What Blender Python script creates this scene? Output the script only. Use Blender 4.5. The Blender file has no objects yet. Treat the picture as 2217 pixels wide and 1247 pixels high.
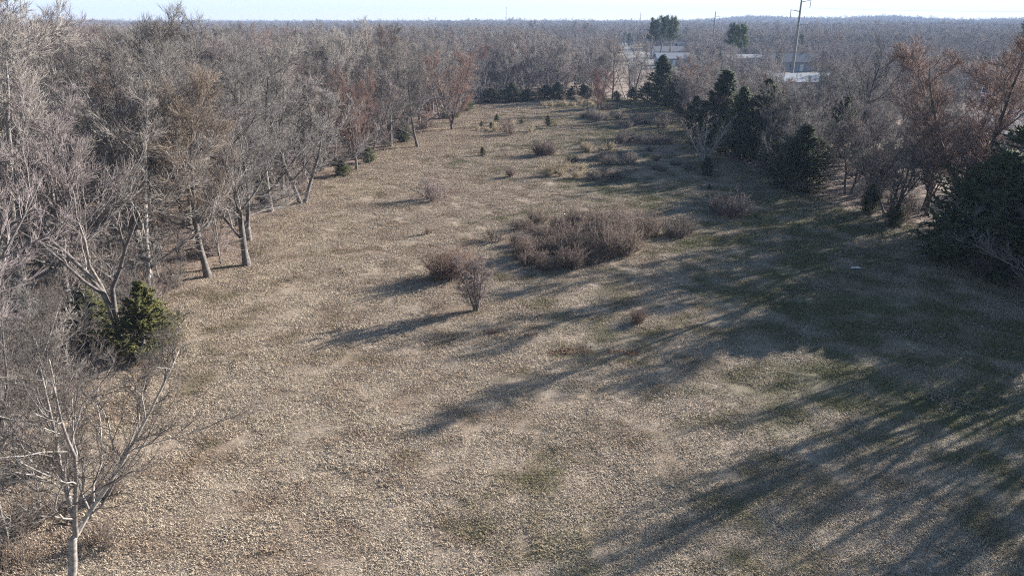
import bpy, bmesh, math, random
import numpy as np
from mathutils import Vector, Matrix, Euler

random.seed(7)
RG = np.random.default_rng(7)
SC = bpy.context.scene
C = SC.collection

# ------------------------------------------------------------------ camera, sky, sun, exposure
F = 1525.0; PIT = math.radians(20.6); H = 14.0          # focal length in photo pixels, pitch down, drone height (m)
cam_d = bpy.data.cameras.new('camera'); cam = bpy.data.objects.new('camera', cam_d); C.objects.link(cam)
cam.location = (0, 0, H); cam.rotation_euler = (math.pi/2 - PIT, 0, 0)
cam_d.sensor_width = 36; cam_d.lens = F/2217*36; cam_d.clip_start = 0.2; cam_d.clip_end = 20000
SC.camera = cam
SUN_EL = math.radians(19.5); SUN_AZ = math.radians(31)   # azimuth from +X towards +Y
W = bpy.data.worlds.new('World'); SC.world = W; W.use_nodes = True
nt = W.node_tree; nt.nodes.clear()
sky = nt.nodes.new('ShaderNodeTexSky'); sky.sky_type = 'NISHITA'; sky.sun_disc = False
sky.sun_elevation = SUN_EL; sky.sun_rotation = math.pi/2 - SUN_AZ
sky.air_density = 1.0; sky.dust_density = 0.0; sky.ozone_density = 2.0
bg = nt.nodes.new('ShaderNodeBackground'); bg.inputs[1].default_value = 0.05
wo = nt.nodes.new('ShaderNodeOutputWorld')
nt.links.new(sky.outputs[0], bg.inputs[0]); nt.links.new(bg.outputs[0], wo.inputs[0])
sl = bpy.data.lights.new('sun', 'SUN'); sl.energy = 5.0; sl.angle = math.radians(0.35); sl.color = (1.0, 0.95, 0.88)
sun = bpy.data.objects.new('sun', sl); C.objects.link(sun)
sd = Vector((math.cos(SUN_AZ)*math.cos(SUN_EL), math.sin(SUN_AZ)*math.cos(SUN_EL), math.sin(SUN_EL)))
sun.rotation_euler = sd.to_track_quat('Z', 'Y').to_euler(); sun.location = (60, 40, 60)
SC.view_settings.view_transform = 'Standard'; SC.view_settings.look = 'None'
SC.view_settings.gamma = 1; SC.view_settings.use_curve_mapping = False
SC.view_settings.exposure = 1.82
cy = SC.cycles
cy.use_denoising = False; cy.filter_width = 1.15; cy.use_adaptive_sampling = True; cy.adaptive_threshold = 0.01
cy.max_bounces = 5; cy.diffuse_bounces = 2; cy.glossy_bounces = 2; cy.transmission_bounces = 2; cy.volume_bounces = 0
cy.transparent_max_bounces = 4

# ------------------------------------------------------------------ where a spot of the photograph lies on the ground
sP, cP = math.sin(PIT), math.cos(PIT)
def P(px, py, z=0.0):
    u = (px-1108.5)/F; v = (623.5-py)/F
    dy = cP + v*sP; dz = -sP + v*cP
    t = (z-H)/dz
    return np.array([u*t, dy*t])
def proj(x, y, z):
    b = z-H; dep = y*cP - b*sP
    return 1108.5 + F*x/dep, 623.5 - F*(y*sP + b*cP)/dep, dep
def height_to(y, ty):                                    # height at which a plumb line at distance y reaches photo row ty
    v = (623.5-ty)/F
    return H + y*(v*cP - sP)/(cP + v*sP)

# ------------------------------------------------------------------ materials
def mat(name): 
    m = bpy.data.materials.new(name); m.use_nodes = True
    n = m.node_tree.nodes; b = n['Principled BSDF']; b.inputs['Roughness'].default_value = 0.9
    b.inputs['Specular IOR Level'].default_value = 0.25
    return m, m.node_tree, b
def N(t, kind, **kw):
    n = t.nodes.new(kind)
    for k, v in kw.items():
        if k.startswith('i_'): n.inputs[k[2:]].default_value = v
        else: setattr(n, k, v)
    return n
def ramp(t, fac, stops):
    r = t.nodes.new('ShaderNodeValToRGB'); e = r.color_ramp.elements
    while len(e) < len(stops): e.new(0.5)
    for k, (p, c) in enumerate(stops): e[k].position = p; e[k].color = (*c, 1)
    t.links.new(fac, r.inputs[0]); return r.outputs[0]
def mixc(t, fac, a, b, mode='MIX'):
    m = t.nodes.new('ShaderNodeMix'); m.data_type = 'RGBA'; m.blend_type = mode
    for sock, v in ((m.inputs[0], fac), (m.inputs[6], a), (m.inputs[7], b)):
        if isinstance(v, (int, float)): sock.default_value = v
        elif isinstance(v, tuple): sock.default_value = (*v, 1)
        else: t.links.new(v, sock)
    return m.outputs[2]
def noise(t, vec, scale, detail=4, rough=0.55):
    n = N(t, 'ShaderNodeTexNoise'); n.inputs['Scale'].default_value = scale
    n.inputs['Detail'].default_value = detail; n.inputs['Roughness'].default_value = rough
    if vec is not None: t.links.new(vec, n.inputs['Vector'])
    return n.outputs['Fac']
def flat(name, col, rough=0.8, metal=0, var=0.15, sc=3):
    m, t, b = mat(name)
    tc = N(t, 'ShaderNodeTexCoord')
    f = noise(t, tc.outputs['Object'], sc)
    lo = tuple(c*(1-var) for c in col); hi = tuple(min(1, c*(1+var)) for c in col)
    t.links.new(ramp(t, f, [(0.3, lo), (0.7, hi)]), b.inputs['Base Color'])
    b.inputs['Roughness'].default_value = rough; b.inputs['Metallic'].default_value = metal
    return m
def bark(name, dark, light, use_color=True, far=None, leafy=False):
    m, t, b = mat(name)
    oi = N(t, 'ShaderNodeObjectInfo'); tc = N(t, 'ShaderNodeTexCoord'); geo = N(t, 'ShaderNodeNewGeometry')
    f = noise(t, tc.outputs['Object'], 6.0, 5)
    col = ramp(t, f, [(0.3, dark), (0.7, light)])
    isl = ramp(t, geo.outputs['Random Per Island'], [(0.0, (0.62, 0.62, 0.64)), (1.0, (1.3, 1.3, 1.25))])
    col = mixc(t, 1.0, col, isl, 'MULTIPLY')
    if far:
        col = mixc(t, 1.0, col, ramp(t, oi.outputs['Random'], far), 'MULTIPLY')
    else:
        if use_color: col = mixc(t, 1.0, col, oi.outputs['Color'], 'MULTIPLY')
        col = mixc(t, 1.0, col, ramp(t, oi.outputs['Random'], [(0, (0.86, 0.86, 0.86)), (1, (1.14, 1.14, 1.14))]), 'MULTIPLY')
    t.links.new(col, b.inputs['Base Color'])
    return m
M = {}
M['bark'] = bark('bark', (0.075, 0.068, 0.064), (0.235, 0.215, 0.205))
M['twig'] = bark('twigs', (0.13, 0.116, 0.109), (0.28, 0.254, 0.24))
M['far_twig'] = bark('far_twigs', (0.15, 0.138, 0.135), (0.30, 0.28, 0.275),
                     far=[(0.0, (0.6, 0.6, 0.66)), (0.35, (0.9, 0.9, 0.94)), (0.65, (1.2, 1.17, 1.15)), (0.85, (1.0, 0.9, 0.85)), (1.0, (1.0, 0.76, 0.7))])
M['cedar'] = bark('cedar_foliage', (0.024, 0.035, 0.017), (0.075, 0.085, 0.035))
M['far_cedar'] = bark('far_evergreen', (0.02, 0.04, 0.022), (0.05, 0.075, 0.035), far=[(0, (0.8, 0.9, 0.9)), (1, (1.2, 1.1, 1.0))])
M['pine'] = bark('pine_needles', (0.022, 0.045, 0.018), (0.07, 0.10, 0.035))
M['shrub'] = bark('shrub_stems', (0.11, 0.09, 0.08), (0.25, 0.215, 0.195))
M['drygrass'] = bark('dry_grass_stems', (0.26, 0.21, 0.14), (0.46, 0.38, 0.27))

def ground_cols(t, pos):                                 # the field's own colours: straw, umber leaf drifts, green winter growth
    big = noise(t, pos, 0.09, 4, 0.6); mid = noise(t, pos, 0.4, 5, 0.62); fine = noise(t, pos, 3.2, 4, 0.7)
    straw = ramp(t, fine, [(0.25, (0.31, 0.25, 0.19)), (0.5, (0.42, 0.35, 0.27)), (0.75, (0.51, 0.435, 0.345))])
    brown = ramp(t, fine, [(0.25, (0.15, 0.10, 0.07)), (0.75, (0.33, 0.235, 0.17))])
    green = ramp(t, fine, [(0.25, (0.055, 0.07, 0.02)), (0.75, (0.17, 0.175, 0.07))])
    c = mixc(t, ramp(t, mid, [(0.47, (0, 0, 0)), (0.64, (0.62,)*3)]), straw, brown)
    sx = N(t, 'ShaderNodeSeparateXYZ'); t.links.new(pos, sx.inputs[0])
    # damp ground to the right (east) stays greener
    mr = N(t, 'ShaderNodeMapRange'); mr.inputs['From Min'].default_value = -6; mr.inputs['From Max'].default_value = 22
    mr.inputs['To Min'].default_value = 0.0; mr.inputs['To Max'].default_value = 0.30; t.links.new(sx.outputs['X'], mr.inputs[0])
    ad = N(t, 'ShaderNodeMath', operation='ADD'); t.links.new(mid, ad.inputs[0]); t.links.new(mr.outputs[0], ad.inputs[1])
    bm_ = N(t, 'ShaderNodeMath', operation='MULTIPLY_ADD'); t.links.new(big, bm_.inputs[0]); bm_.inputs[1].default_value = 0.8
    t.links.new(ad.outputs[0], bm_.inputs[2])
    gm = ramp(t, bm_.outputs[0], [(0.95, (0, 0, 0)), (1.0, (0.35,)*3)]) if False else None
    sc_ = N(t, 'ShaderNodeMapRange'); sc_.inputs['From Min'].default_value = 0.98; sc_.inputs['From Max'].default_value = 1.24
    sc_.inputs['To Max'].default_value = 0.8; t.links.new(bm_.outputs[0], sc_.inputs[0])
    c = mixc(t, sc_.outputs[0], c, green)
    return c, fine, mid
m, t, b = mat('field_ground')
geo = N(t, 'ShaderNodeNewGeometry')
c, fine, mid = ground_cols(t, geo.outputs['Position'])
fo = N(t, 'ShaderNodeAttribute', attribute_name='litter')
lf = noise(t, geo.outputs['Position'], 7.0, 5, 0.75)
lit = ramp(t, lf, [(0.3, (0.10, 0.075, 0.06)), (0.55, (0.27, 0.20, 0.155)), (0.72, (0.42, 0.33, 0.27))])
c = mixc(t, 1.0, c, (0.66, 0.63, 0.62), 'MULTIPLY')     # thatch and soil between the blades
c = mixc(t, fo.outputs['Fac'], c, lit)
fr = N(t, 'ShaderNodeAttribute', attribute_name='far')
c = mixc(t, fr.outputs['Fac'], c, (0.16, 0.125, 0.10))
lw = N(t, 'ShaderNodeAttribute', attribute_name='lawn')
c = mixc(t, lw.outputs['Fac'], c, ramp(t, fine, [(0.3, (0.22, 0.18, 0.13)), (0.7, (0.34, 0.29, 0.22))]))
t.links.new(c, b.inputs['Base Color'])
bp = N(t, 'ShaderNodeBump'); bp.inputs['Strength'].default_value = 0.6; bp.inputs['Distance'].default_value = 0.08
t.links.new(lf, bp.inputs['Height']); t.links.new(bp.outputs[0], b.inputs['Normal'])
M['ground'] = m
m, t, b = mat('grass_blades')
geo = N(t, 'ShaderNodeNewGeometry')
c, fine, mid = ground_cols(t, geo.outputs['Position'])
isl = ramp(t, geo.outputs['Random Per Island'], [(0.0, (0.48, 0.45, 0.43)), (0.5, (1.0, 0.98, 0.96)), (1.0, (1.5, 1.46, 1.4))])
t.links.new(mixc(t, 1.0, c, isl, 'MULTIPLY'), b.inputs['Base Color'])
M['grass'] = m
m, t, b = mat('fallen_leaves')
geo = N(t, 'ShaderNodeNewGeometry')
t.links.new(ramp(t, geo.outputs['Random Per Island'], [(0, (0.11, 0.08, 0.06)), (0.35, (0.27, 0.20, 0.155)), (0.7, (0.38, 0.30, 0.245)), (1, (0.54, 0.46, 0.40))]), b.inputs['Base Color'])
b.inputs['Roughness'].default_value = 0.7
M['leaf'] = m
m, t, b = mat('rust_leaves')
geo = N(t, 'ShaderNodeNewGeometry')
t.links.new(ramp(t, geo.outputs['Random Per Island'], [(0, (0.07, 0.03, 0.02)), (1, (0.30, 0.13, 0.07))]), b.inputs['Base Color'])
M['rust'] = m
M['pole'] = flat('weathered_steel', (0.21, 0.20, 0.20), 0.7)
M['wood_pole'] = flat('pole_wood', (0.20, 0.16, 0.13), 0.9)
M['white'] = flat('white_paint', (0.78, 0.78, 0.76), 0.6)
M['metal_roof'] = flat('pale_metal_roof', (0.30, 0.31, 0.33), 0.5, 0.0)
M['slate'] = flat('grey_shingle_roof', (0.14, 0.145, 0.17), 0.9, var=0.3, sc=5)
M['brown_roof'] = flat('brown_shingle_roof', (0.24, 0.19, 0.17), 0.9, var=0.3, sc=5)
M['brick'] = flat('brick_wall', (0.28, 0.17, 0.13), 0.9, var=0.25, sc=9)
M['siding'] = flat('cream_siding', (0.55, 0.52, 0.46), 0.8)
M['bluewall'] = flat('blue_grey_siding', (0.30, 0.34, 0.40), 0.8)
M['glass'] = flat('window_glass', (0.04, 0.05, 0.06), 0.15)
M['tyre'] = flat('tyre_rubber', (0.02, 0.02, 0.02), 0.9)
M['car_white'] = flat('white_car_paint', (0.72, 0.73, 0.74), 0.3, var=0.03)
M['car_blue'] = flat('blue_car_paint', (0.08, 0.16, 0.32), 0.3, var=0.05)
M['gravel'] = flat('pale_gravel', (0.42, 0.38, 0.33), 0.95, var=0.3, sc=2)
M['asphalt'] = flat('asphalt', (0.16, 0.155, 0.15), 0.95, var=0.25, sc=1)
M['paper'] = flat('white_paper', (0.5, 0.5, 0.5), 0.7, var=0.05)

# ------------------------------------------------------------------ objects and tags
def tag(o, label=None, cat=None, group=None, kind=None):
    if label: o['label'] = label
    if cat: o['category'] = cat
    if group: o['group'] = group
    if kind: o['kind'] = kind
    return o
def link(name, me, parent=None, loc=None):
    o = bpy.data.objects.new(name, me); C.objects.link(o)
    if parent: o.parent = parent
    if loc is not None: o.location = loc
    return o
def empty(name, loc, rz=0, s=1.0, **kw):
    o = link(name, None, None, loc); o.rotation_euler = (0, 0, rz)
    o.scale = (s, s, s) if isinstance(s, (int, float)) else s
    o.empty_display_size = 0.3
    return tag(o, **kw)
def mesh_np(name, V, faces3, material, smooth=False):
    me = bpy.data.meshes.new(name); V = np.asarray(V, np.float32); faces3 = np.asarray(faces3, np.int32)
    me.vertices.add(len(V)); me.vertices.foreach_set('co', V.ravel())
    n = len(faces3); k = faces3.shape[1]
    me.loops.add(n*k); me.loops.foreach_set('vertex_index', faces3.ravel())
    me.polygons.add(n); me.polygons.foreach_set('loop_start', np.arange(0, n*k, k, dtype=np.int32))
    me.polygons.foreach_set('loop_total', np.full(n, k, np.int32))
    if smooth: me.polygons.foreach_set('use_smooth', np.ones(n, bool))
    me.update(calc_edges=True); me.materials.append(material)
    return me
def copy_thing(src, name, loc, rz=0, s=1.0, color=None, **kw):   # a copy of a thing and of its parts, sharing mesh data
    r = src.copy(); r.name = name; C.objects.link(r)
    for k in list(r.keys()):
        if k in ('label', 'category', 'group', 'kind'): del r[k]
    r.location = loc; r.rotation_euler = (0, 0, rz); r.scale = (s, s, s) if isinstance(s, (int, float)) else s
    for ch in src.children:
        c = ch.copy(); c.name = ch.name.split('.')[0]; C.objects.link(c); c.parent = r
        if color: c.color = (*color, 1)
    return tag(r, **kw)

# ------------------------------------------------------------------ branching growth (vectorised)
def unit(v): return v/np.maximum(np.linalg.norm(v, axis=-1, keepdims=True), 1e-9)
def grow(start, d, L, r0, r1, K, wob, trop, rng):
    n = len(start); Pn = np.zeros((n, K+1, 3)); Pn[:, 0] = start; d = unit(d)
    L = np.broadcast_to(L, (n,)); st = (L/K)[:, None]
    for k in range(K):
        d = unit(d + wob*rng.normal(size=(n, 3)) + np.array([0, 0, trop]))
        Pn[:, k+1] = Pn[:, k] + d*st
    tt = np.linspace(0, 1, K+1)[None]
    R = np.broadcast_to(r0, (n,))[:, None]*(1-tt) + np.broadcast_to(r1, (n,))[:, None]*tt
    return Pn, R, np.array(L)
def kids(par, n, t0, t1, ang, asd, lf, lfall, rf, rtip, K, wob, trop, rng, lmin=0.0, rmax=9):
    Pp, Rp, Lp = par; Np, K1, _ = Pp.shape; Kp = K1-1
    t = (np.arange(n)[None] + rng.random((Np, n)))/n; t = t0 + (t1-t0)*t
    x = np.clip(t*Kp, 0, Kp-1e-6); i = x.astype(int); f = (x-i)[..., None]
    ii = np.arange(Np)[:, None]
    a, b_ = Pp[ii, i], Pp[ii, i+1]; pos = a*(1-f)+b_*f; tan = unit(b_-a)
    rad = Rp[ii, i]*(1-f[..., 0]) + Rp[ii, i+1]*f[..., 0]
    az = np.arange(n)[None]*2.399 + rng.random((Np, 1))*6.28 + rng.normal(size=(Np, n))*0.5
    ref = np.where(np.abs(tan[..., 2:3]) > 0.9, np.array([1.0, 0, 0]), np.array([0, 0, 1.0]))
    u = unit(np.cross(tan, ref)); v = np.cross(tan, u)
    an = ang + asd*rng.normal(size=(Np, n))
    d = tan*np.cos(an)[..., None] + (u*np.cos(az)[..., None] + v*np.sin(az)[..., None])*np.sin(an)[..., None]
    L = np.maximum(Lp[:, None]*lf*(1-lfall*(t-t0)/max(1e-6, t1-t0))*rng.uniform(0.65, 1.25, (Np, n)), lmin)
    r0 = np.minimum(rad*rf, rmax)
    return grow(pos.reshape(-1, 3), d.reshape(-1, 3), L.ravel(), r0.ravel(), np.full(Np*n, rtip), K, wob, trop, rng)
def tubes(parts):                                        # list of (growth, sides) -> verts, tris; every strand ends in a point
    Vs, Fs, off = [], [], 0
    for (Pn, R, L), S in parts:
        n, K1, _ = Pn.shape; K = K1-1
        tan = np.empty_like(Pn); tan[:, 1:-1] = Pn[:, 2:]-Pn[:, :-2]; tan[:, 0] = Pn[:, 1]-Pn[:, 0]; tan[:, -1] = Pn[:, -1]-Pn[:, -2]
        tan = unit(tan); ref = np.where(np.abs(tan[:, :1, 2:3]) > 0.9, np.array([1.0, 0.02, 0]), np.array([0, 0.02, 1.0]))
        u = unit(np.cross(tan, np.broadcast_to(ref, tan.shape))); v = np.cross(tan, u)
        a = np.arange(S)*2*np.pi/S
        ring = u[:, :K, None]*np.cos(a)[None, None, :, None] + v[:, :K, None]*np.sin(a)[None, None, :, None]
        V = Pn[:, :K, None] + ring*R[:, :K, None, None]   # rings 0..K-1, then the tip
        per = K*S+1
        V = np.concatenate([V.reshape(n, K*S, 3), Pn[:, K:K+1]], 1)
        f = []
        for k in range(K-1):
            for s in range(S):
                a0, a1, b0, b1 = k*S+s, k*S+(s+1) % S, (k+1)*S+s, (k+1)*S+(s+1) % S
                f += [(a0, a1, b1), (a0, b1, b0)]
        for s in range(S): f.append(((K-1)*S+s, (K-1)*S+(s+1) % S, K*S))
        f = np.array(f)[None] + (np.arange(n)*per)[:, None, None] + off
        Vs.append(V.reshape(-1, 3)); Fs.append(f.reshape(-1, 3)); off += n*per
    return np.concatenate(Vs), np.concatenate(Fs)

def bare_tree(seed, Ht=12.0, stems=1, bole=0.28, lean=0.06, trunk_r=0.16, n1=14, ang1=0.8, l1=0.52, n2=8, n3=8, n4=9,
              wob=0.14, trop=0.10, tw=0.0115, fork=0.25, l3=0.44, l4=0.46, trunk_len=0.86, fall1=0.62, tilt=None, base_h=0.0):
    rng = np.random.default_rng(seed)
    d0 = np.stack([[math.cos(a)*(lean+(fork if stems > 1 else 0)), math.sin(a)*(lean+(fork if stems > 1 else 0)), 1.0]
                   for a in (np.arange(stems)*2*np.pi/stems + rng.random()*6.28)])
    if tilt is not None: d0[:, :2] += tilt
    st = np.zeros((stems, 3)); st[:, 2] = -0.25
    if stems > 1 and not base_h: st[:, :2] = d0[:, :2]*0.35
    tl_ = np.array(tilt if tilt is not None else (0, 0))
    if base_h: st[:, 2] = base_h-0.15; st[:, :2] += tl_*base_h
    T = grow(st, d0, (Ht-base_h)*trunk_len*rng.uniform(0.8, 1.05, stems), trunk_r, trunk_r*0.22, 9, 0.06, 0.04, rng)
    # flare at the foot
    if base_h:
        T[1][:, 0] *= 1.1
    else: T[1][:, 0] *= 1.45
    L1 = kids(T, n1, bole, 0.97, ang1, 0.2, l1, fall1, 0.5, 0.014, 6, wob, trop, rng)
    L2 = kids(L1, n2, 0.12, 0.98, 0.62, 0.2, 0.5, 0.5, 0.6, 0.009, 4, wob*1.1, trop*1.0, rng, 0.5)
    L2b = kids(T, 9, bole*0.8, 0.98, 0.9, 0.2, 0.16, 0.3, 0.3, 0.012, 4, wob*1.3, trop, rng, 0.5, 0.04)
    L2 = tuple(np.concatenate([a, b_]) for a, b_ in zip(L2, L2b))
    L3 = kids(L2, n3, 0.15, 1.0, 0.52, 0.18, l3*1.15, 0.45, 0.6, tw*0.7, 3, wob, trop*0.9, rng, 0.4, 0.03)
    L4 = kids(L3, n4, 0.1, 1.0, 0.45, 0.2, l4*1.15, 0.4, 0.7, tw*0.5, 2, wob*0.9, 0.10, rng, 0.3, tw)
    if base_h:
        bt = np.zeros((1, 10, 3)); zz_ = np.linspace(-0.25, base_h, 10); bt[0, :, 2] = zz_; bt[0, :, 0] = 0.04*np.sin(zz_*2)+tl_[0]*zz_; bt[0, :, 1] = tl_[1]*zz_
        br = (trunk_r*math.sqrt(stems)*0.85*(1.15-0.2*np.linspace(0, 1, 10)))[None]; br[0, 0] *= 1.3
        bt = np.concatenate([bt[:, :-1], bt[:, -1:]], 1)
        return T, L1, L2, L3, L4, (bt, br, np.array([base_h]))
    return T, L1, L2, L3, L4
def tree_meshes(name, g, near=False):
    T, L1, L2, L3, L4 = g[:5]; extra = [(g[5], 9)] if len(g) > 5 else []
    top = np.percentile(L4[0][:, -1, 2], 99.7); kf = 12.0/top
    for G_ in g: G_[0][:] *= kf
    V, Fc = tubes([(T, 8), (L1, 5)]+extra); a = mesh_np(name+'_trunk', V, Fc, M['bark'], True)
    V, Fc = tubes([(L2, 4), (L3, 3), (L4, 3)]); b_ = mesh_np(name+'_crown', V, Fc, M['twig'], False)
    return a, b_

# ------------------------------------------------------------------ the lie of the land
LEFT = [P(*q) for q in [(-330, 1300), (0, 1010), (120, 870), (210, 790), (300, 700), (380, 640), (460, 600), (540, 570), (620, 480), (680, 405), (800, 352), (880, 302), (960, 268), (1030, 232), (1060, 222)]]
FAR = [P(*q) for q in [(1120, 217), (1200, 214), (1330, 217), (1440, 220)]]
RIGHT = [P(*q) for q in [(1480, 272), (1540, 320), (1600, 368), (1700, 410), (1830, 460), (1990, 510), (2080, 590)]] + [np.array([27.5, 34.0]), np.array([27.0, 22.0]), np.array([25.0, 8.0]), np.array([24.0, -12.0]), np.array([-30.0, -12.0])]
FIELD = np.array(LEFT + FAR + RIGHT)
def inside(x, y, poly=FIELD):
    r = np.zeros(np.shape(x), bool); j = len(poly)-1
    for i in range(len(poly)):
        xi, yi = poly[i]; xj, yj = poly[j]
        c_ = ((yi > y) != (yj > y)) & (x < (xj-xi)*(y-yi)/(yj-yi+1e-12) + xi)
        r ^= c_; j = i
    return r
def edge_dist(x, y, poly=FIELD):
    x = np.asarray(x, float); y = np.asarray(y, float); d = np.full(x.shape, 1e9)
    for i in range(len(poly)):
        a, b_ = poly[i], poly[(i+1) % len(poly)]; ab = b_-a
        t_ = np.clip(((x-a[0])*ab[0]+(y-a[1])*ab[1])/(ab@ab), 0, 1)
        d = np.minimum(d, np.hypot(x-a[0]-t_*ab[0], y-a[1]-t_*ab[1]))
    return np.where(inside(x, y, poly), d, -d)            # positive inside the field
def smooth(a, b_, x):
    t_ = np.clip((x-a)/(b_-a), 0, 1); return t_*t_*(3-2*t_)
def hz(x, y):
    r = np.hypot(x, y); az = np.arctan2(x, y)
    z = smooth(350, 1900, r)*1.5
    hill = np.exp(-((az-0.31)/0.06)**2)*12 + np.exp(-((az-0.47)/0.05)**2)*13 + np.exp(-((az-0.40)/0.06)**2)*6 + np.exp(-((az-0.6)/0.06)**2)*5 + 1.5
    z = z + smooth(1100, 2300, r)*hill
    z = z + smooth(500, 1500, r)*2.2*(np.sin(x*0.006+1.3)*np.cos(y*0.0045) + 0.5*np.sin(x*0.017+y*0.011))
    nearf = 1-smooth(250, 500, r)
    z = z + nearf*(0.05*np.sin(x*0.55+0.8*np.sin(y*0.31)) * np.cos(y*0.47+0.6*np.sin(x*0.21)) + 0.025*np.sin(x*1.9+y*0.7)*np.sin(y*1.6-x*0.4))
    return z
def axis(lo, hi, fine_lo, fine_hi, st, g=1.13):
    a = list(np.arange(fine_lo, fine_hi, st)); s = st; v = a[-1]
    while v < hi: s *= g; v += s; a.append(min(v, hi))
    s = st; v = a[0]
    pre = []
    while v > lo: s *= g; v -= s; pre.append(max(v, lo))
    return np.array(pre[::-1]+a)
gx = axis(-3300, 3300, -40, 50, 0.5); gy = axis(-250, 4600, 6, 160, 0.5)
X, Y = np.meshgrid(gx, gy); Z = hz(X, Y)
nx, ny = len(gx), len(gy); idx = np.arange(nx*ny).reshape(ny, nx)
Q = np.stack([idx[:-1, :-1], idx[:-1, 1:], idx[1:, 1:], idx[1:, :-1]], -1).reshape(-1, 4)
me = mesh_np('ground', np.stack([X, Y, Z], -1).reshape(-1, 3), Q, M['ground'], True)
ed = edge_dist(X, Y).ravel(); xs, ys = X.ravel(), Y.ravel()
wobl = 1.2*np.sin(xs*0.7+ys*0.4)+1.0*np.sin(ys*0.9-xs*0.3)
lit_ = smooth(1.5, -3.0, ed+wobl) if False else 1-smooth(-3.0, 1.8, ed+wobl)
rr = np.hypot(xs, ys)
# open yards and lawns east of the hedgerow
lawn_n = np.sin(xs*0.045+1.1)+np.sin(ys*0.03+xs*0.01)+0.6*np.sin(xs*0.11+ys*0.06)
lawn = smooth(42, 50, xs-0.1*np.maximum(70-ys, 0))*(1-smooth(330, 480, ys))*smooth(0.0, 0.7, lawn_n+0.9)*smooth(30, 45, ys)
lawn = np.maximum(lawn, np.exp(-(((xs-58)/16)**2+((ys-82)/16)**2)**2)*1.0)
far_ = smooth(160, 300, rr)
for nm, val in (('litter', lit_*(1-lawn)), ('far', far_*(1-lawn)), ('lawn', lawn)):
    at = me.attributes.new(nm, 'FLOAT', 'POINT'); at.data.foreach_set('value', val.astype(np.float32))
tag(link('ground', me), kind='structure')

# ------------------------------------------------------------------ scattering one mesh many times inside ONE object
def scatter(name, pts, rot, scl, idx_, sources, **kw):
    n = len(pts); me = bpy.data.meshes.new(name); me.vertices.add(n)
    me.vertices.foreach_set('co', np.asarray(pts, np.float32).ravel())
    for nm, ty, arr, key in (('rot', 'FLOAT_VECTOR', rot, 'vector'), ('scl', 'FLOAT_VECTOR', scl, 'vector'), ('pick', 'INT', idx_, 'value')):
        at = me.attributes.new(nm, ty, 'POINT')
        at.data.foreach_set(key, np.ascontiguousarray(arr, np.int32 if ty == 'INT' else np.float32).ravel())
    o = link(name, me); tag(o, **kw)
    g = bpy.data.node_groups.new(name, 'GeometryNodeTree')
    g.interface.new_socket('Geometry', in_out='INPUT', socket_type='NodeSocketGeometry')
    g.interface.new_socket('Geometry', in_out='OUTPUT', socket_type='NodeSocketGeometry')
    gi = g.nodes.new('NodeGroupInput'); go = g.nodes.new('NodeGroupOutput')
    ip = g.nodes.new('GeometryNodeInstanceOnPoints'); jn = g.nodes.new('GeometryNodeJoinGeometry')
    for s in reversed(sources):
        oi = g.nodes.new('GeometryNodeObjectInfo'); oi.inputs['Object'].default_value = s; oi.inputs['As Instance'].default_value = True
        g.links.new(oi.outputs['Geometry'], jn.inputs[0])
    def attr(nm, ty):
        a = g.nodes.new('GeometryNodeInputNamedAttribute'); a.data_type = ty; a.inputs['Name'].default_value = nm; return a.outputs['Attribute']
    ip.inputs['Pick Instance'].default_value = True
    g.links.new(gi.outputs[0], ip.inputs['Points']); g.links.new(jn.outputs[0], ip.inputs['Instance'])
    g.links.new(attr('pick', 'INT'), ip.inputs['Instance Index'])
    e2r = g.nodes.new('FunctionNodeEulerToRotation'); g.links.new(attr('rot', 'FLOAT_VECTOR'), e2r.inputs[0])
    g.links.new(e2r.outputs[0], ip.inputs['Rotation']); g.links.new(attr('scl', 'FLOAT_VECTOR'), ip.inputs['Scale'])
    g.links.new(ip.outputs[0], go.inputs[0])
    md = o.modifiers.new('scatter', 'NODES'); md.node_group = g
    return o
def source(name, me): return bpy.data.objects.new(name, me)   # mesh holder for scatter()

# ------------------------------------------------------------------ ground cover
def leaf_quads(n, size, sz_l, sz_w, z0, z1, tilt, rng, bend=True):
    c0 = np.stack([rng.uniform(-size/2, size/2, n), rng.uniform(-size/2, size/2, n), rng.uniform(z0, z1, n)], -1)
    az = rng.random(n)*6.283; el = rng.normal(size=n)*tilt
    d = np.stack([np.cos(az)*np.cos(el), np.sin(az)*np.cos(el), np.sin(el)], -1)
    s = unit(np.cross(d, np.array([0, 0, 1.0])+rng.normal(size=(n, 3))*tilt*0.6))
    L = sz_l*rng.uniform(0.6, 1.3, n)[:, None]; Wd = sz_w*rng.uniform(0.6, 1.3, n)[:, None]
    up = np.cross(s, d)
    a = c0-d*L/2; b1 = c0+s*Wd/2+up*Wd*0.25; b2 = c0-s*Wd/2+up*Wd*0.25; e = c0+d*L/2
    V = np.stack([a, b1, e, b2], 1).reshape(-1, 3)
    i = np.arange(n)[:, None]*4
    return V, np.concatenate([i+np.array([[0, 1, 2]]), i+np.array([[0, 2, 3]])])
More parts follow.
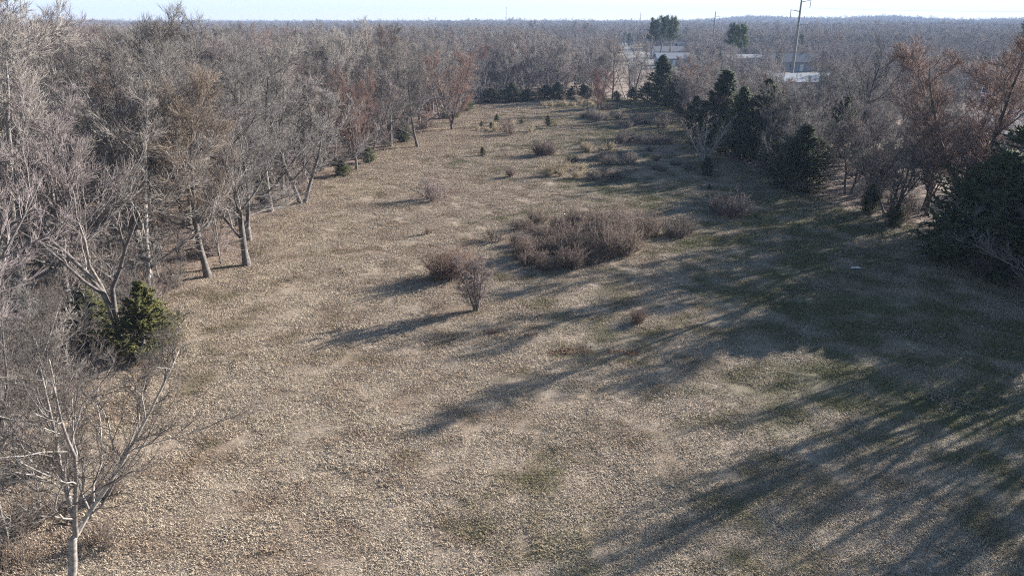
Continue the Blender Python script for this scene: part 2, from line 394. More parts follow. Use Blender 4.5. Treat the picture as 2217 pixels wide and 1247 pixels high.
def blade_tris(n, size, h0, h1, w, lean, rng):
    # blades grow in small tufts
    nt_ = n//4; cx = rng.uniform(-size/2, size/2, (nt_, 2)); k = rng.integers(0, nt_, n)
    c0 = np.concatenate([cx[k]+rng.normal(size=(n, 2))*0.07, np.full((n, 1), -0.01)], 1)
    az = rng.random(n)*6.283; ln = np.abs(rng.normal(size=n))*lean+0.2
    hh = rng.uniform(h0, h1, n)*np.where(rng.random(nt_)[k] > 0.85, 1.6, 1.0)
    d = np.stack([np.cos(az)*np.sin(ln), np.sin(az)*np.sin(ln), np.cos(ln)], -1)
    s = np.stack([-np.sin(az), np.cos(az), 0*az], -1)*w/2
    midp = c0+d*hh[:, None]*0.55; tip = midp+unit(d+np.stack([np.cos(az)*0.9, np.sin(az)*0.9, -0.5+0*az], -1))*hh[:, None]*0.5
    V = np.stack([c0-s, c0+s, midp+s*0.8, midp-s*0.8, tip], 1).reshape(-1, 3)
    i = np.arange(n)[:, None]*5
    return V, np.concatenate([i+np.array([[0, 1, 2]]), i+np.array([[0, 2, 3]]), i+np.array([[3, 2, 4]])])
gsrc = []
for k in range(4):
    V, Fc = blade_tris(2600, 1.5, 0.04, 0.095, 0.015, 0.75, np.random.default_rng(100+k))
    gsrc.append(source('grass_tuft', mesh_np('grass_tuft', V, Fc, M['grass'])))
lsrc = []
for k in range(4):
    V, Fc = leaf_quads(330, 1.7, 0.06, 0.042, 0.01, 0.045, 0.35, np.random.default_rng(200+k))
    lsrc.append(source('leaf_patch', mesh_np('leaf_patch', V, Fc, M['leaf'])))
def jgrid(x0, x1, y0, y1, st, rng):
    a, b_ = np.meshgrid(np.arange(x0, x1, st), np.arange(y0, y1, st)); a = a.ravel(); b_ = b_.ravel()
    return a+rng.uniform(-.5, .5, len(a))*st, b_+rng.uniform(-.5, .5, len(b_))*st
def in_view(x, y, z=0, m=60):
    px, py, dep = proj(x, y, z); return (dep > 1) & (px > -m) & (px < 2217+m) & (py < 1247+m)
rng = np.random.default_rng(31)
x, y = jgrid(-30, 40, 10, 150, 1.0, rng)
k = in_view(x, y) & (edge_dist(x, y) > -1.2+rng.normal(size=len(x))*0.8); x, y = x[k], y[k]
n = len(x); s = rng.uniform(0.8, 1.2, n)*np.where(y > 70, 1.15, 1)
scatter('grass', np.stack([x, y, hz(x, y)], -1), np.stack([0*x, 0*x, rng.random(n)*6.28], -1), np.stack([s, s, s*rng.uniform(0.6, 1.25, n)], -1),
        rng.integers(0, 4, n), gsrc, label='short straw-coloured winter grass covering the open field', cat='grass', kind='stuff')
x, y = jgrid(-75, 60, 8, 120, 1.15, rng)
ed = edge_dist(x, y); px, py, dep = proj(x, y, 0)
pl = np.sin(x*0.5+1)*np.sin(y*0.42+x*0.2)
rightish = smooth(4, 24, x)
prob = np.where(ed < 0.5, 0.95, 0.0+0.5*smooth(0.1, 0.8, pl)*smooth(30, 12, y)*0 + 0.6*np.exp(-np.clip(ed, 0, 99)/2.5) + 0.10*smooth(0.5, 0.9, pl)+0.16*rightish)
k = in_view(x, y) & (rng.random(len(x)) < prob) & ~((x > 38) & (y > 55)); x, y = x[k], y[k]; n = len(x)
s = rng.uniform(0.8, 1.25, n)
scatter('fallen_leaves', np.stack([x, y, hz(x, y)], -1), np.stack([0*x, 0*x, rng.random(n)*6.28], -1), np.stack([s, s, s], -1),
        rng.integers(0, 4, n), lsrc, label='brown fallen oak leaves strewn over woodland floor and field margins', cat='leaves', kind='stuff')

# ------------------------------------------------------------------ tree kinds
kinds = {}
def make_kind(key, g):
    kinds[key] = tree_meshes(key, g)
make_kind('oak0', bare_tree(1, 12, n1=15, ang1=0.85, bole=0.2))
make_kind('oak1', bare_tree(2, 12, stems=2, n1=9, ang1=0.75, trunk_r=0.13, fork=0.18, bole=0.2))
make_kind('oak2', bare_tree(3, 12, n1=16, ang1=0.7, bole=0.26, l1=0.46))
make_kind('oak3', bare_tree(4, 12, n1=12, ang1=0.95, bole=0.16, wob=0.18, l1=0.6))
make_kind('tall0', bare_tree(5, 12, n1=16, ang1=0.55, bole=0.3, l1=0.42, trunk_r=0.14))
make_kind('tall1', bare_tree(6, 12, stems=2, n1=9, ang1=0.5, bole=0.3, l1=0.42, trunk_r=0.11, fork=0.12))
make_kind('elm0', bare_tree(7, 12, stems=5, n1=7, ang1=0.6, bole=0.08, l1=0.48, trunk_r=0.09, fork=0.36, n4=8, tw=0.010, trop=0.10, base_h=1.6))
make_kind('elm1', bare_tree(8, 12, stems=3, n1=9, ang1=0.75, bole=0.06, l1=0.52, trunk_r=0.10, fork=0.28, base_h=1.0, n4=8, tw=0.010, trop=0.13))
make_kind('sapling0', bare_tree(9, 12, n1=10, n2=5, n3=5, n4=4, ang1=0.6, trunk_r=0.11, l1=0.4, bole=0.15, tw=0.02))
make_kind('sapling1', bare_tree(10, 12, stems=2, n1=7, n2=5, n3=5, n4=4, ang1=0.7, trunk_r=0.09, l1=0.42, bole=0.15, tw=0.02, wob=0.16))
proto = {}
def put_tree(key, x, y, h, color=(1, 1, 1), rz=None, wide=1.0, name='bare_tree', **kw):
    s = h/12.0; rz = random.random()*6.28 if rz is None else rz
    loc = (float(x), float(y), float(hz(np.array(float(x)), np.array(float(y))))-0.05)
    sc = (s*wide, s*wide, s)
    if key not in proto:
        e = empty(name, loc, rz, sc, **kw); proto[key] = e
        for nm, me in zip(('trunk', 'crown'), kinds[key]): link(nm, me, e)
    else:
        e = copy_thing(proto[key], name, loc, rz, sc, **kw)
    g_ = sum(color)/3; tc_ = tuple(0.75*g_+0.25*c for c in color)
    for ch in e.children: ch.color = (*(tc_ if ch.name.startswith('trunk') else color), 1)
    return e

# ------------------------------------------------------------------ cedars, pines, shrubs
def cedar_growth(seed, Hc=6.0, wd=0.30, nb=95, low=0.03, full=0.5):
    rng = np.random.default_rng(seed)
    T = grow(np.array([[0, 0, -0.2]]), np.array([[0.03, 0.02, 1.0]]), Hc*0.98, Hc*0.022, 0.01, 8, 0.03, 0.02, rng)
    t_ = low + (1-low)*(np.arange(nb)+rng.random(nb))/nb; Kp = 8; x = np.clip(t_*Kp, 0, 7.999); i = x.astype(int); f = (x-i)[:, None]
    pos = T[0][0, i]*(1-f)+T[0][0, i+1]*f; az = np.arange(nb)*2.4+rng.normal(size=nb)*0.4
    prof = np.minimum(1, (1-t_)**0.8*1.25)*np.minimum(1, 0.55+t_*2.2)*rng.uniform(0.7, 1.2, nb)
    el = rng.normal(size=nb)*0.12+0.35+t_*0.55
    d = np.stack([np.cos(az)*np.cos(el), np.sin(az)*np.cos(el), np.sin(el)], -1)
    B = grow(pos, d, np.maximum(Hc*wd*prof, 0.15), 0.03, 0.008, 4, 0.10, 0.04, rng)
    S1 = kids(B, 11, 0.15, 1.0, 0.75, 0.25, 0.42, 0.5, 0.6, 0.01, 3, 0.16, 0.05, rng, 0.18)
    lf = 0.17
    G = kids(S1, 8, 0.1, 1.0, 0.7, 0.3, 0.3, 0.2, 1, 0.004, 1, 0.3, 0.10, rng, lf)
    G[1][:, 0] = 0.04*rng.uniform(0.7, 1.3, len(G[1]))
    return T, B, S1, G
ckinds = {}
for k, (sd_, wd, nb, full) in enumerate([(21, 0.30, 100, .5), (22, 0.38, 95, .5), (23, 0.24, 100, .4), (24, 0.46, 90, .5)]):
    T, B, S1, G = cedar_growth(sd_, 6.0, wd, nb)
    V, Fc = tubes([(T, 6), (B, 3)]); a = mesh_np('cedar_trunk', V, Fc, M['bark'], True)
    S1[1][:, :] = 0.028*np.linspace(1.2, .4, S1[1].shape[1])[None]
    V, Fc = tubes([(S1, 3), (G, 3)]); b_ = mesh_np('cedar_foliage', V, Fc, M['cedar'])
    ckinds['cedar%d' % k] = (a, b_)
cproto = {}
def put_cedar(k, x, y, h, wide=1.0, color=(1, 1, 1), name='cedar_tree', **kw):
    key = 'cedar%d' % k; s = h/6.0; rz = random.random()*6.28; wide = wide*1.3
    loc = (float(x), float(y), float(hz(np.array(float(x)), np.array(float(y))))-0.03); sc = (s*wide, s*wide, s)
    if key not in cproto:
        e = empty(name, loc, rz, sc, **kw); cproto[key] = e   # first of its kind
        for nm, me in zip(('trunk', 'foliage'), ckinds[key]):
            p = link(nm, me, e)
            if nm == 'foliage': p.color = (*color, 1)
        return e
    e = copy_thing(cproto[key], name, loc, rz, sc, **kw)
    for ch in e.children:
        ch.color = (*color, 1) if ch.name.startswith('foliage') else (1, 1, 1, 1)
    return e
def pine_meshes(seed, Hp=14.0):
    rng = np.random.default_rng(seed)
    T = grow(np.array([[0, 0, -0.2]]), np.array([[0.02, 0.0, 1.0]]), Hp*0.95, 0.24, 0.05, 8, 0.03, 0.03, rng)
    B = kids(T, 30, 0.42, 1.0, 1.05, 0.2, 0.27, 0.55, 0.4, 0.03, 4, 0.12, 0.14, rng)
    S1 = kids(B, 6, 0.3, 1.0, 0.7, 0.25, 0.4, 0.4, 0.6, 0.02, 2, 0.15, 0.15, rng, 0.4)
    tips = np.concatenate([S1[0][:, -1], S1[0][:, 1]]); n = len(tips); per = 16
    d = unit(rng.normal(size=(n*per, 3))+np.array([0, 0, 0.5])); st = np.repeat(tips, per, 0)+rng.normal(size=(n*per, 3))*0.22
    G = grow(st, d, 0.42*rng.uniform(0.7, 1.2, n*per), 0.055, 0.004, 1, 0, 0, rng)
    V, Fc = tubes([(T, 6), (B, 3)]); a = mesh_np('pine_trunk', V, Fc, M['bark'], True)
    V, Fc = tubes([(S1, 3), (G, 3)]); return a, mesh_np('pine_foliage', V, Fc, M['pine'])
pk = [pine_meshes(41), pine_meshes(42)]
pproto = {}
def put_pine(k, x, y, h, wide=1.0, color=(1, 1, 1), **kw):
    s = h/14.0; loc = (float(x), float(y), float(hz(np.array(float(x)), np.array(float(y))))); sc = (s*wide, s*wide, s); rz = random.random()*6.28
    if k not in pproto:
        e = empty('pine_tree', loc, rz, sc, **kw); pproto[k] = e
        for nm, me in zip(('trunk', 'foliage'), pk[k]): p = link(nm, me, e); p.color = (*color, 1) if nm == 'foliage' else (1, 1, 1, 1)
        return e
    e = copy_thing(pproto[k], 'pine_tree', loc, rz, sc, **kw)
    for ch in e.children: ch.color = (*color, 1) if ch.name.startswith('foliage') else (1, 1, 1, 1)
    return e
def shrub_parts(seed, r=1.0, h=1.5, n=55, nk=8, nk2=5, up=1.6, tw=0.011, wob=0.12):
    rng = np.random.default_rng(seed); a = rng.random(n)*6.28; q = np.sqrt(rng.random(n))*r*0.45
    st = np.stack([np.cos(a)*q, np.sin(a)*q, 0*a-0.05], -1)
    a2 = a+rng.normal(size=n)*0.5; d = np.stack([np.cos(a2)*q/r*1.6, np.sin(a2)*q/r*1.6, np.full(n, up)], -1)+rng.normal(size=(n, 3))*0.2
    S0 = grow(st, d, h*rng.uniform(0.55, 1.1, n), 0.02, 0.006, 5, wob, -0.02, rng)
    S1 = kids(S0, nk, 0.15, 1.0, 0.6, 0.2, 0.42, 0.4, 0.7, 0.005, 3, 0.16, 0.03, rng, 0.15, tw*1.2)
    S2 = kids(S1, nk2, 0.1, 1.0, 0.6, 0.25, 0.45, 0.3, 0.8, 0.004, 1, 0.2, 0.05, rng, 0.12, tw)
    return S0, S1, S2
def shrub_mesh(seed, material, **kw):
    S0, S1, S2 = shrub_parts(seed, **kw); V, Fc = tubes([(S0, 4), (S1, 3), (S2, 3)]); return mesh_np('shrub', V, Fc, material), (V, Fc)
skinds = []
for k, kw in enumerate([dict(r=1.0, h=1.5), dict(r=1.4, h=1.1, n=70), dict(r=0.6, h=1.9, n=30, up=2.2, nk=10), dict(r=1.2, h=1.5, n=24, up=1.1, nk=12, nk2=7)]):
    skinds.append(shrub_mesh(60+k, M['shrub'], **kw))
GR = {}
def put_shrub(k, x, y, s, color=(1, 1, 1), name='shrub', **kw):
    o = link(name, skinds[k][0], None, (float(x), float(y), float(hz(np.array(float(x)), np.array(float(y))))))
    o.rotation_euler = (0, 0, random.random()*6.28); o.scale = s if isinstance(s, tuple) else (s, s, s); o.color = (*color, 1)
    return tag(o, **kw)

GREY, PALE, DARK, RED, LILAC, TAN = (1, 1, 1), (1.35, 1.33, 1.3), (0.5, 0.5, 0.53), (0.98, 0.68, 0.6), (1.0, 0.93, 0.98), (1.15, 1.0, 0.85)
taken = []                                               # (x, y, r) already occupied

# ------------------------------------------------------------------ landmark trees
def at_base(bx, by, ty):
    x, y = P(bx, by); return x, y, height_to(y, ty)
def lm_tree(key, bx, by, ty, label, color=GREY, wide=1.0, hmax=30, name='bare_tree', cat='tree', group=None, rz=None):
    x, y, h = at_base(bx, by, ty); h = min(h, hmax); taken.append((x, y, 2.0))
    return put_tree(key, x, y, h, color, rz, wide, name, label=label, cat=cat, group=group)
def lm_cedar(k, bx, by, ty, label, wide=1.0, color=(1, 1, 1), name='cedar_tree', cat='cedar', group=None):
    x, y, h = at_base(bx, by, ty); taken.append((x, y, 1.5))
    return put_cedar(k, x, y, h, wide, color, name, label=label, cat=cat, group=group)
HC = 'dark cedars of the right hedgerow'
lm_cedar(2, 1440, 226, 118, 'tallest dark cedar at the far right corner of the field', 1.5, group=HC)
lm_cedar(1, 1372, 219, 188, 'low broad dark cedar left of the tallest cedar at the field end', 1.5, group=HC)
lm_cedar(3, 1335, 220, 196, 'lowest spreading cedar at the foot of the black gnarled tree', 1.2, group=HC)
lm_cedar(0, 1477, 250, 170, 'dark cedar just in front of the tallest cedar', 1.0, group=HC)
lm_cedar(2, 1552, 312, 148, 'tall slanting cedar behind the small white-barked tree', 1.5, (0.85, 0.9, 0.85), group=HC)
lm_cedar(0, 1612, 345, 185, 'shaggy dark cedar right of the small white-barked tree', 1.1, group=HC)
lm_cedar(1, 1655, 352, 168, 'wide dark cedar with dead branches showing near its top', 1.0, (1.1, 1, .9), group=HC)
lm_cedar(1, 1722, 412, 262, 'blackest broad round cedar standing forward into the field', 1.15, (0.7, 0.75, 0.7), group=HC)
lm_cedar(3, 1800, 350, 205, 'bushy green cedar behind the broad round cedar', 0.8, group=HC)
lm_cedar(1, 1882, 462, 395, 'small cedar under the bare trees right of the broad round cedar', 0.9, group=HC)
lm_cedar(3, 1935, 490, 440, 'low cedar shrub at the foot of a bare hedgerow tree', 0.9, group=HC)
lm_cedar(1, 2050, 572, 455, 'dark cedar at the foot of the big spreading red-tipped tree', 1.0, (0.8, 0.85, 0.8), group=HC)
lm_cedar(1, 2120, 588, 318, 'tallest and widest cedar at the right edge, over the broad shadow', 1.5, group=HC)
lm_cedar(0, 2225, 600, 330, 'cedar cut off by the right edge behind the widest one', 1.3, group=HC)
lm_cedar(1, 1585, 335, 235, 'rounded dark cedar between the two slanting cedars', 1.3, group=HC)
lm_cedar(3, 1690, 385, 290, 'ragged low cedar joining the shaggy cedar to the blackest round one', 1.2, group=HC)
lm_cedar(0, 1500, 285, 205, 'dark cedar left of the tall slanting cedar', 1.3, group=HC)
lm_cedar(3, 1755, 395, 300, 'low dark cedar merging into the right side of the blackest round one', 1.1, group=HC)
lm_cedar(1, 1458, 235, 165, 'round dark cedar at the right foot of the tallest cedar', 1.4, group=HC)
FC = 'cedars along the far end of the field'
lm_cedar(3, 1066, 223, 190, 'leftmost dark cedar of the row across the far end of the field', 2.0, group=FC)
lm_cedar(1, 1108, 221, 180, 'second cedar from the left across the far end, taller than the first', 1.9, group=FC)
lm_cedar(3, 1178, 218, 184, 'widest cedar in the middle of the row across the far end', 1.7, group=FC)
lm_cedar(1, 1205, 217, 178, 'narrow upright cedar right of the widest one at the far end', 1.6, group=FC)
lm_cedar(1, 1266, 214, 182, 'rightmost lone cedar of the row across the far end', 1.9, group=FC)
lm_cedar(3, 1140, 220, 192, 'short cedar between the second and the widest at the far end', 2.0, group=FC)
lm_cedar(3, 1235, 216, 190, 'low cedar between the narrow one and the rightmost at the far end', 1.4, group=FC)
lm_cedar(1, 1300, 219, 192, 'dark low cedar at the foot of the dull red round tree', 1.6, group=FC)
lm_cedar(3, 1400, 222, 176, 'dark cedar filling the gap left of the tallest cedar', 1.5, group=HC)
LC = 'small cedars along the left woodland edge'
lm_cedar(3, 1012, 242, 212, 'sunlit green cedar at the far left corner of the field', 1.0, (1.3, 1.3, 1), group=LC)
lm_cedar(3, 985, 256, 228, 'low green cedar beside the red-twigged tree of the left edge', 0.9, (1.2, 1.2, 1), group=LC)
lm_cedar(0, 872, 308, 255, 'dark green cedar half hidden by branches midway along the left edge', 1.2, (1.1, 1.1, 1), group=LC)
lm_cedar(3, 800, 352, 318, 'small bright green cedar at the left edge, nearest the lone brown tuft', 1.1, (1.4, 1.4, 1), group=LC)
lm_cedar(1, 742, 380, 345, 'low olive cedar under bare limbs of the left edge', 1.6, (1.5, 1.35, .9), group=LC)
lm_cedar(1, 575, 440, 375, 'dull green cedar inside the left woodland behind the forked trunk', 1.0, (1.2, 1.2, 1), group=LC)
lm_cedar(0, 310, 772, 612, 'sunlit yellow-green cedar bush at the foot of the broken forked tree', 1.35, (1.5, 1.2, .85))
lm_cedar(2, 215, 745, 622, 'shaded green cedar bush left of the broken forked tree', 1.9, (1.3, 1.1, .9))
lm_cedar(3, 352, 742, 655, 'ragged olive cedar spray reaching out over the grass beside the yellow-green cedar bush', 1.0, (1.7, 1.3, .9))
SC_ = 'cedar seedlings in the open field'
for k, bx, by, ty, lab in [(1, 1045, 337, 316, 'lone dark round cedar seedling in the open straw grass'), (0, 1188, 273, 248, 'darkest cedar seedling at the right end of the seedling row'),
                           (1, 1075, 265, 246, 'tallest cedar seedling at the left of the row, rusty at its foot'), (0, 1103, 266, 255, 'cedar seedling in the middle of the row'),
                           (3, 1130, 269, 258, 'small cedar seedling left of the darkest one'), (1, 1042, 274, 262, 'leftmost pale green cedar seedling of the row'),
                           (0, 1063, 279, 264, 'cedar seedling in front of the tallest one in the row'),
                           (1, 1530, 380, 336, 'olive cedar seedling at the foot of the small white-barked tree'), (0, 1535, 410, 397, 'tiny cedar seedling in shade nearest the camera')]:
    lm_cedar(k, bx, by, ty, lab, 1.0, (1.3, 1.2, 1.0), 'cedar_seedling', 'seedling', SC_)

# special shapes
g = bare_tree(77, 12, stems=6, n1=8, ang1=0.5, bole=0.12, l1=0.42, trunk_r=0.13, fork=0.55, base_h=2.2, n2=8, n3=8, n4=9, tw=0.011, trop=0.08, trunk_len=0.95)
kinds['vase'] = tree_meshes('vase', g)
x, y = P(2062, 500); hv = 13.6; taken.append((x, y, 4))
put_tree('vase', x, y, hv, (1.0, 0.74, 0.68), 0.4, 1.25, 'bare_tree', label='big spreading vase-shaped tree with rust-red twig tips, right of the hedgerow', cat='tree')
kinds['gnarl'] = tree_meshes('gnarl', bare_tree(78, 12, stems=2, n1=6, ang1=0.95, bole=0.25, l1=0.6, trunk_r=0.3, fork=0.2, n2=7, n3=6, n4=4, wob=0.24, tw=0.014))
lm_tree('gnarl', 1368, 205, 122, 'black gnarled bare tree with crooked limbs at the far end of the field', (0.28, 0.28, 0.32), 1.15)
kinds['dark'] = tree_meshes('dark', bare_tree(79, 12, n1=11, ang1=0.75, bole=0.3, l1=0.6, trunk_r=0.22, n2=7, n3=7, n4=5, trop=0.16))
x, y = P(1850, 330); put_tree('dark', x, y, height_to(y, 72), (0.42, 0.43, 0.48), 1.0, 1.0, label='dark bare tree with steep limbs rising behind the hedgerow, left of the big red-tipped one', cat='tree'); taken.append((x, y, 2))
kinds['white'] = tree_meshes('white', bare_tree(80, 12, stems=5, n1=5, n2=5, n3=4, n4=3, ang1=0.5, bole=0.2, l1=0.45, trunk_r=0.16, fork=0.35, tw=0.03))
lm_tree('white', 1525, 352, 244, 'small white-barked tree with bare upswept branches standing forward of the hedgerow', (2.0, 1.9, 1.85), 1.25)
# lower left pale tree near the camera
kinds['near'] = tree_meshes('near', bare_tree(81, 12, stems=3, fork=0.3, base_h=2.6, n1=12, n2=7, n3=7, n4=5, ang1=0.55, bole=0.06, l1=0.52, trunk_r=0.085, tw=0.0085, wob=0.17, trop=0.10, trunk_len=0.9, lean=0.02, tilt=(0.26, -0.03)))
x, y = P(150, 1262); put_tree('near', x, y, 8.0, (1.6, 1.55, 1.47), 0.0, 1.2, label='pale-twigged bare young tree in the bottom left corner, nearest to the camera', cat='tree').children[0].color = (.55, .52, .5, 1); taken.append((x, y, 1.5))
x, y = P(-30, 1120); put_tree('near', x, y, 7.5, (1.45, 1.42, 1.36), 0.5, 1.1, label='pale bare tree at the left margin, crowding the bottom corner tree', cat='tree').children[0].color = (.6, .57, .55, 1); taken.append((x, y, 1.5))
x, y = P(90, 920); put_tree('sapling1', x, y, 5.2, (1.5, 1.46, 1.4), 1.4, 1.3, 'bare_sapling', label='pale twiggy sapling just behind the bottom corner tree', cat='sapling'); taken.append((x, y, 1.0))
for px_, py_, h_, k_, lab_ in [(40, 1010, 4.6, 'sapling0', 'upright grey sapling left of the twiggy sapling behind the corner tree'), (150, 985, 3.8, 'sapling1', 'short bushy sapling between the corner tree and the cedar bushes'),
                         (10, 1180, 4.2, 'sapling1', 'grey sapling left of the corner tree trunk, at the picture edge'), (200, 1120, 3.0, 'sapling0', 'small wispy sapling right of the corner tree trunk'), (95, 1130, 3.6, 'sapling0', 'wispy sapling tangled in the branches of the corner tree')]:
    x, y = P(px_, py_); put_tree(k_, x, y, h_, (1.4, 1.35, 1.28), None, 1.4, 'bare_sapling', label=lab_, cat='sapling')
# broken forked tree: a bole that splits into stub-ended limbs
def broken_tree():
    bx, by = P(262, 752); e = empty('broken_tree', (bx, by, 0), 0, 1, label='broken forked tree with pale snapped limbs above two cedar bushes', cat='tree')
    rng = np.random.default_rng(5)
    def pl(pts, r0, r1):
        Pn = np.array([pts], float); K1 = Pn.shape[1]; R = np.linspace(r0, r1, K1)[None]
        return (Pn, R, np.array([np.linalg.norm(np.diff(Pn[0], axis=0), axis=1).sum()]))
    limbs = [pl([(0, 0, -.2), (-.05, .05, 1.0), (-.15, 0, 2.0), (-.3, 0, 2.8), (-1.2, .2, 3.9), (-2.2, .3, 4.9), (-2.9, .3, 5.5), (-3.1, .3, 5.6)], .24, .09),
             pl([(0.02, 0.05, 1.2), (0.05, .1, 2.2), (.15, .1, 3.1), (.7, .2, 4.0), (1.2, .3, 5.1), (1.9, .3, 6.2), (2.2, .3, 6.6)], .2, .08),
             pl([(-.15, .05, 2.2), (-.5, .2, 3.2), (-.9, .2, 4.2), (-.85, .2, 5.4), (-1.1, .3, 6.6), (-.9, .2, 7.6), (-1.0, .3, 8.2)], .13, .05),
             pl([(-.3, 0, 2.8), (-1.0, -.3, 3.6), (-1.7, -.5, 4.6), (-2.4, -.6, 5.4), (-2.6, -.6, 5.6)], .13, .06),
             pl([(1.1, .3, 4.9), (1.15, .2, 5.7), (1.2, .1, 6.3), (1.25, .1, 6.6)], .07, .04)]
    limbs = [(l[0]*np.array([.82, 1, .93]), l[1]*0.62, l[2]) for l in limbs]
    V, Fc = tubes([(l, 8) for l in limbs]); p = link('trunk', mesh_np('broken_trunk', V, Fc, M['bark'], True), e); p.color = (1.05, 1.0, .97, 1)
    tw = []
    for l in limbs:
        a = kids(l, 6, 0.4, 0.95, 0.7, 0.2, 0.35, 0.2, 0.35, 0.01, 4, 0.18, 0.1, rng); b_ = kids(a, 6, 0.2, 1, 0.7, 0.2, 0.4, 0.2, 0.6, 0.006, 2, 0.2, 0.05, rng); tw += [(a, 4), (b_, 3)]
    V, Fc = tubes(tw); p = link('crown', mesh_np('broken_crown', V, Fc, M['twig']), e); p.color = (1.15, 1.1, 1.1, 1)
    taken.append((bx, by, 3.0))
broken_tree()
# trees that stand out of the left woodland
def crown_at(px, py, z, h, key, label, color, wide=1.0, D=None):
    x, y = P(px, py, z) if D is None else ((px-1108.5)/F*(D*cP+(H-z)*sP), D)
    if D: h = height_to(D, py)
    taken.append((x, y, 2.5)); put_tree(key, x, y, h, color, None, wide, label=label, cat='tree')
crown_at(738, 36, 12.3, 15.4, 'elm1', 'tall grey tree rising above the rest of the left woodland', PALE, 0.9, 82)
crown_at(760, 215, 7.0, 10.0, 'elm0', 'rust-red twiggy tree in front of the tallest grey tree', RED, 0.95)
crown_at(975, 160, 7.5, 11.5, 'elm1', 'largest rust-red domed tree at the left edge far down the field', RED, 1.25)
crown_at(285, 285, 5.0, 7.5, 'elm0', 'reddish fine-twigged tree deep among grey trees on the left', (1.0, 0.72, 0.64), 1.1)
crown_at(365, 5, 8, 15.2, 'tall1', 'tall grey tree whose top pokes above the horizon on the left', GREY, 1.1, 50)
crown_at(50, -40, 8, 16.2, 'tall0', 'tallest tree at the top left corner, branches against the sky', LILAC, 1.5, 42)
crown_at(155, 5, 8, 15.6, 'tall1', 'slender tree against the sky beside the tallest corner tree', LILAC, 1.0, 50)
crown_at(1300, 185, 4.5, 7.5, 'elm1', 'dull red round-crowned tree left of the black gnarled tree', (0.95, 0.55, 0.5), 1.1)
# trunks one can see at the edge of the left woodland
E = 'trees at the front of the left woodland'
lm_tree('oak3', 535, 575, 130, 'forked dark trunk with a long limb reaching over the field edge', (0.75, 0.73, 0.75), 1.3, 12.0, group=E)
lm_tree('oak0', 325, 612, 20, 'stout-trunked grey tree just behind the broken forked tree', GREY, 1.25, 13.4, group=E)
lm_tree('oak2', 452, 600, 60, 'slim grey tree between the stout trunk and the forked dark trunk', TAN, 1.25, 12.0, group=E)
lm_tree('oak3', 905, 318, 130, 'dark-limbed tree leaning over the field midway along the left edge', (0.7, 0.7, 0.72), 1.4, 11.5, group=E)
lm_tree('oak0', 845, 318, 100, 'grey tree with long low limbs behind the midway edge cedar', GREY, 1.35, 12, group=E)
lm_tree('oak1', 655, 440, 90, 'twin-stemmed grey tree at the corner where the left edge bends', GREY, 1.3, 12.5, group=E)
lm_tree('oak3', 60, 700, -60, 'thick grey tree at the left margin below the tallest corner tree', PALE, 1.05, 15.2, group=E)
lm_tree('oak1', 120, 640, -40, 'twin-stemmed pale tree right of the thick tree at the left margin', PALE, 0.9, 14.6, group=E)
lm_tree('oak2', -40, 860, -60, 'pale tree leaning in from the left margin above the corner tree', PALE, 0.9, 13.0, group=E)

# right hedgerow: bare trees
R_ = 'bare trees of the right hedgerow'
for key, bx, by, ty, col, wd, lab in [
    ('elm1', 1500, 262, 150, LILAC, 1.3, 'rounded lilac-grey bare tree behind the tallest hedgerow cedar'),
    ('oak0', 1560, 285, 140, GREY, 1.4, 'broad grey bare tree between the two tall slanting cedars'),
    ('elm0', 1640, 310, 160, (1, .8, .75), 1.2, 'pinkish bare tree behind the shaggy cedar'),
    ('oak3', 1690, 350, 175, GREY, 1.1, 'grey bare tree rising behind the blackest round cedar'),
    ('elm1', 1760, 390, 235, (.8, .78, .8), 1.2, 'tangled bare tree just right of the blackest round cedar'),
    ('oak3', 1830, 420, 270, (.7, .7, .75), 1.4, 'low tangled grey tree in the middle of the hedgerow'),
    ('oak1', 1935, 478, 240, (.75, .73, .75), 1.2, 'twin-stemmed bare tree left of the big red-tipped tree'),
    ('elm0', 2005, 465, 200, (.9, .75, .7), 1.0, 'many-stemmed bare tree touching the big red-tipped tree'),
    ('oak3', 2180, 600, 330, (1.1, 1.1, 1.15), 1.3, 'pale tangled bare tree at the right edge in front of the tall cedar'),
    ('oak1', 2250, 690, 420, (1.25, 1.25, 1.3), 1.5, 'bare tree leaning in over the grass at the right edge')]:
    lm_tree(key, bx, by, ty, lab, col, wd, group=R_)
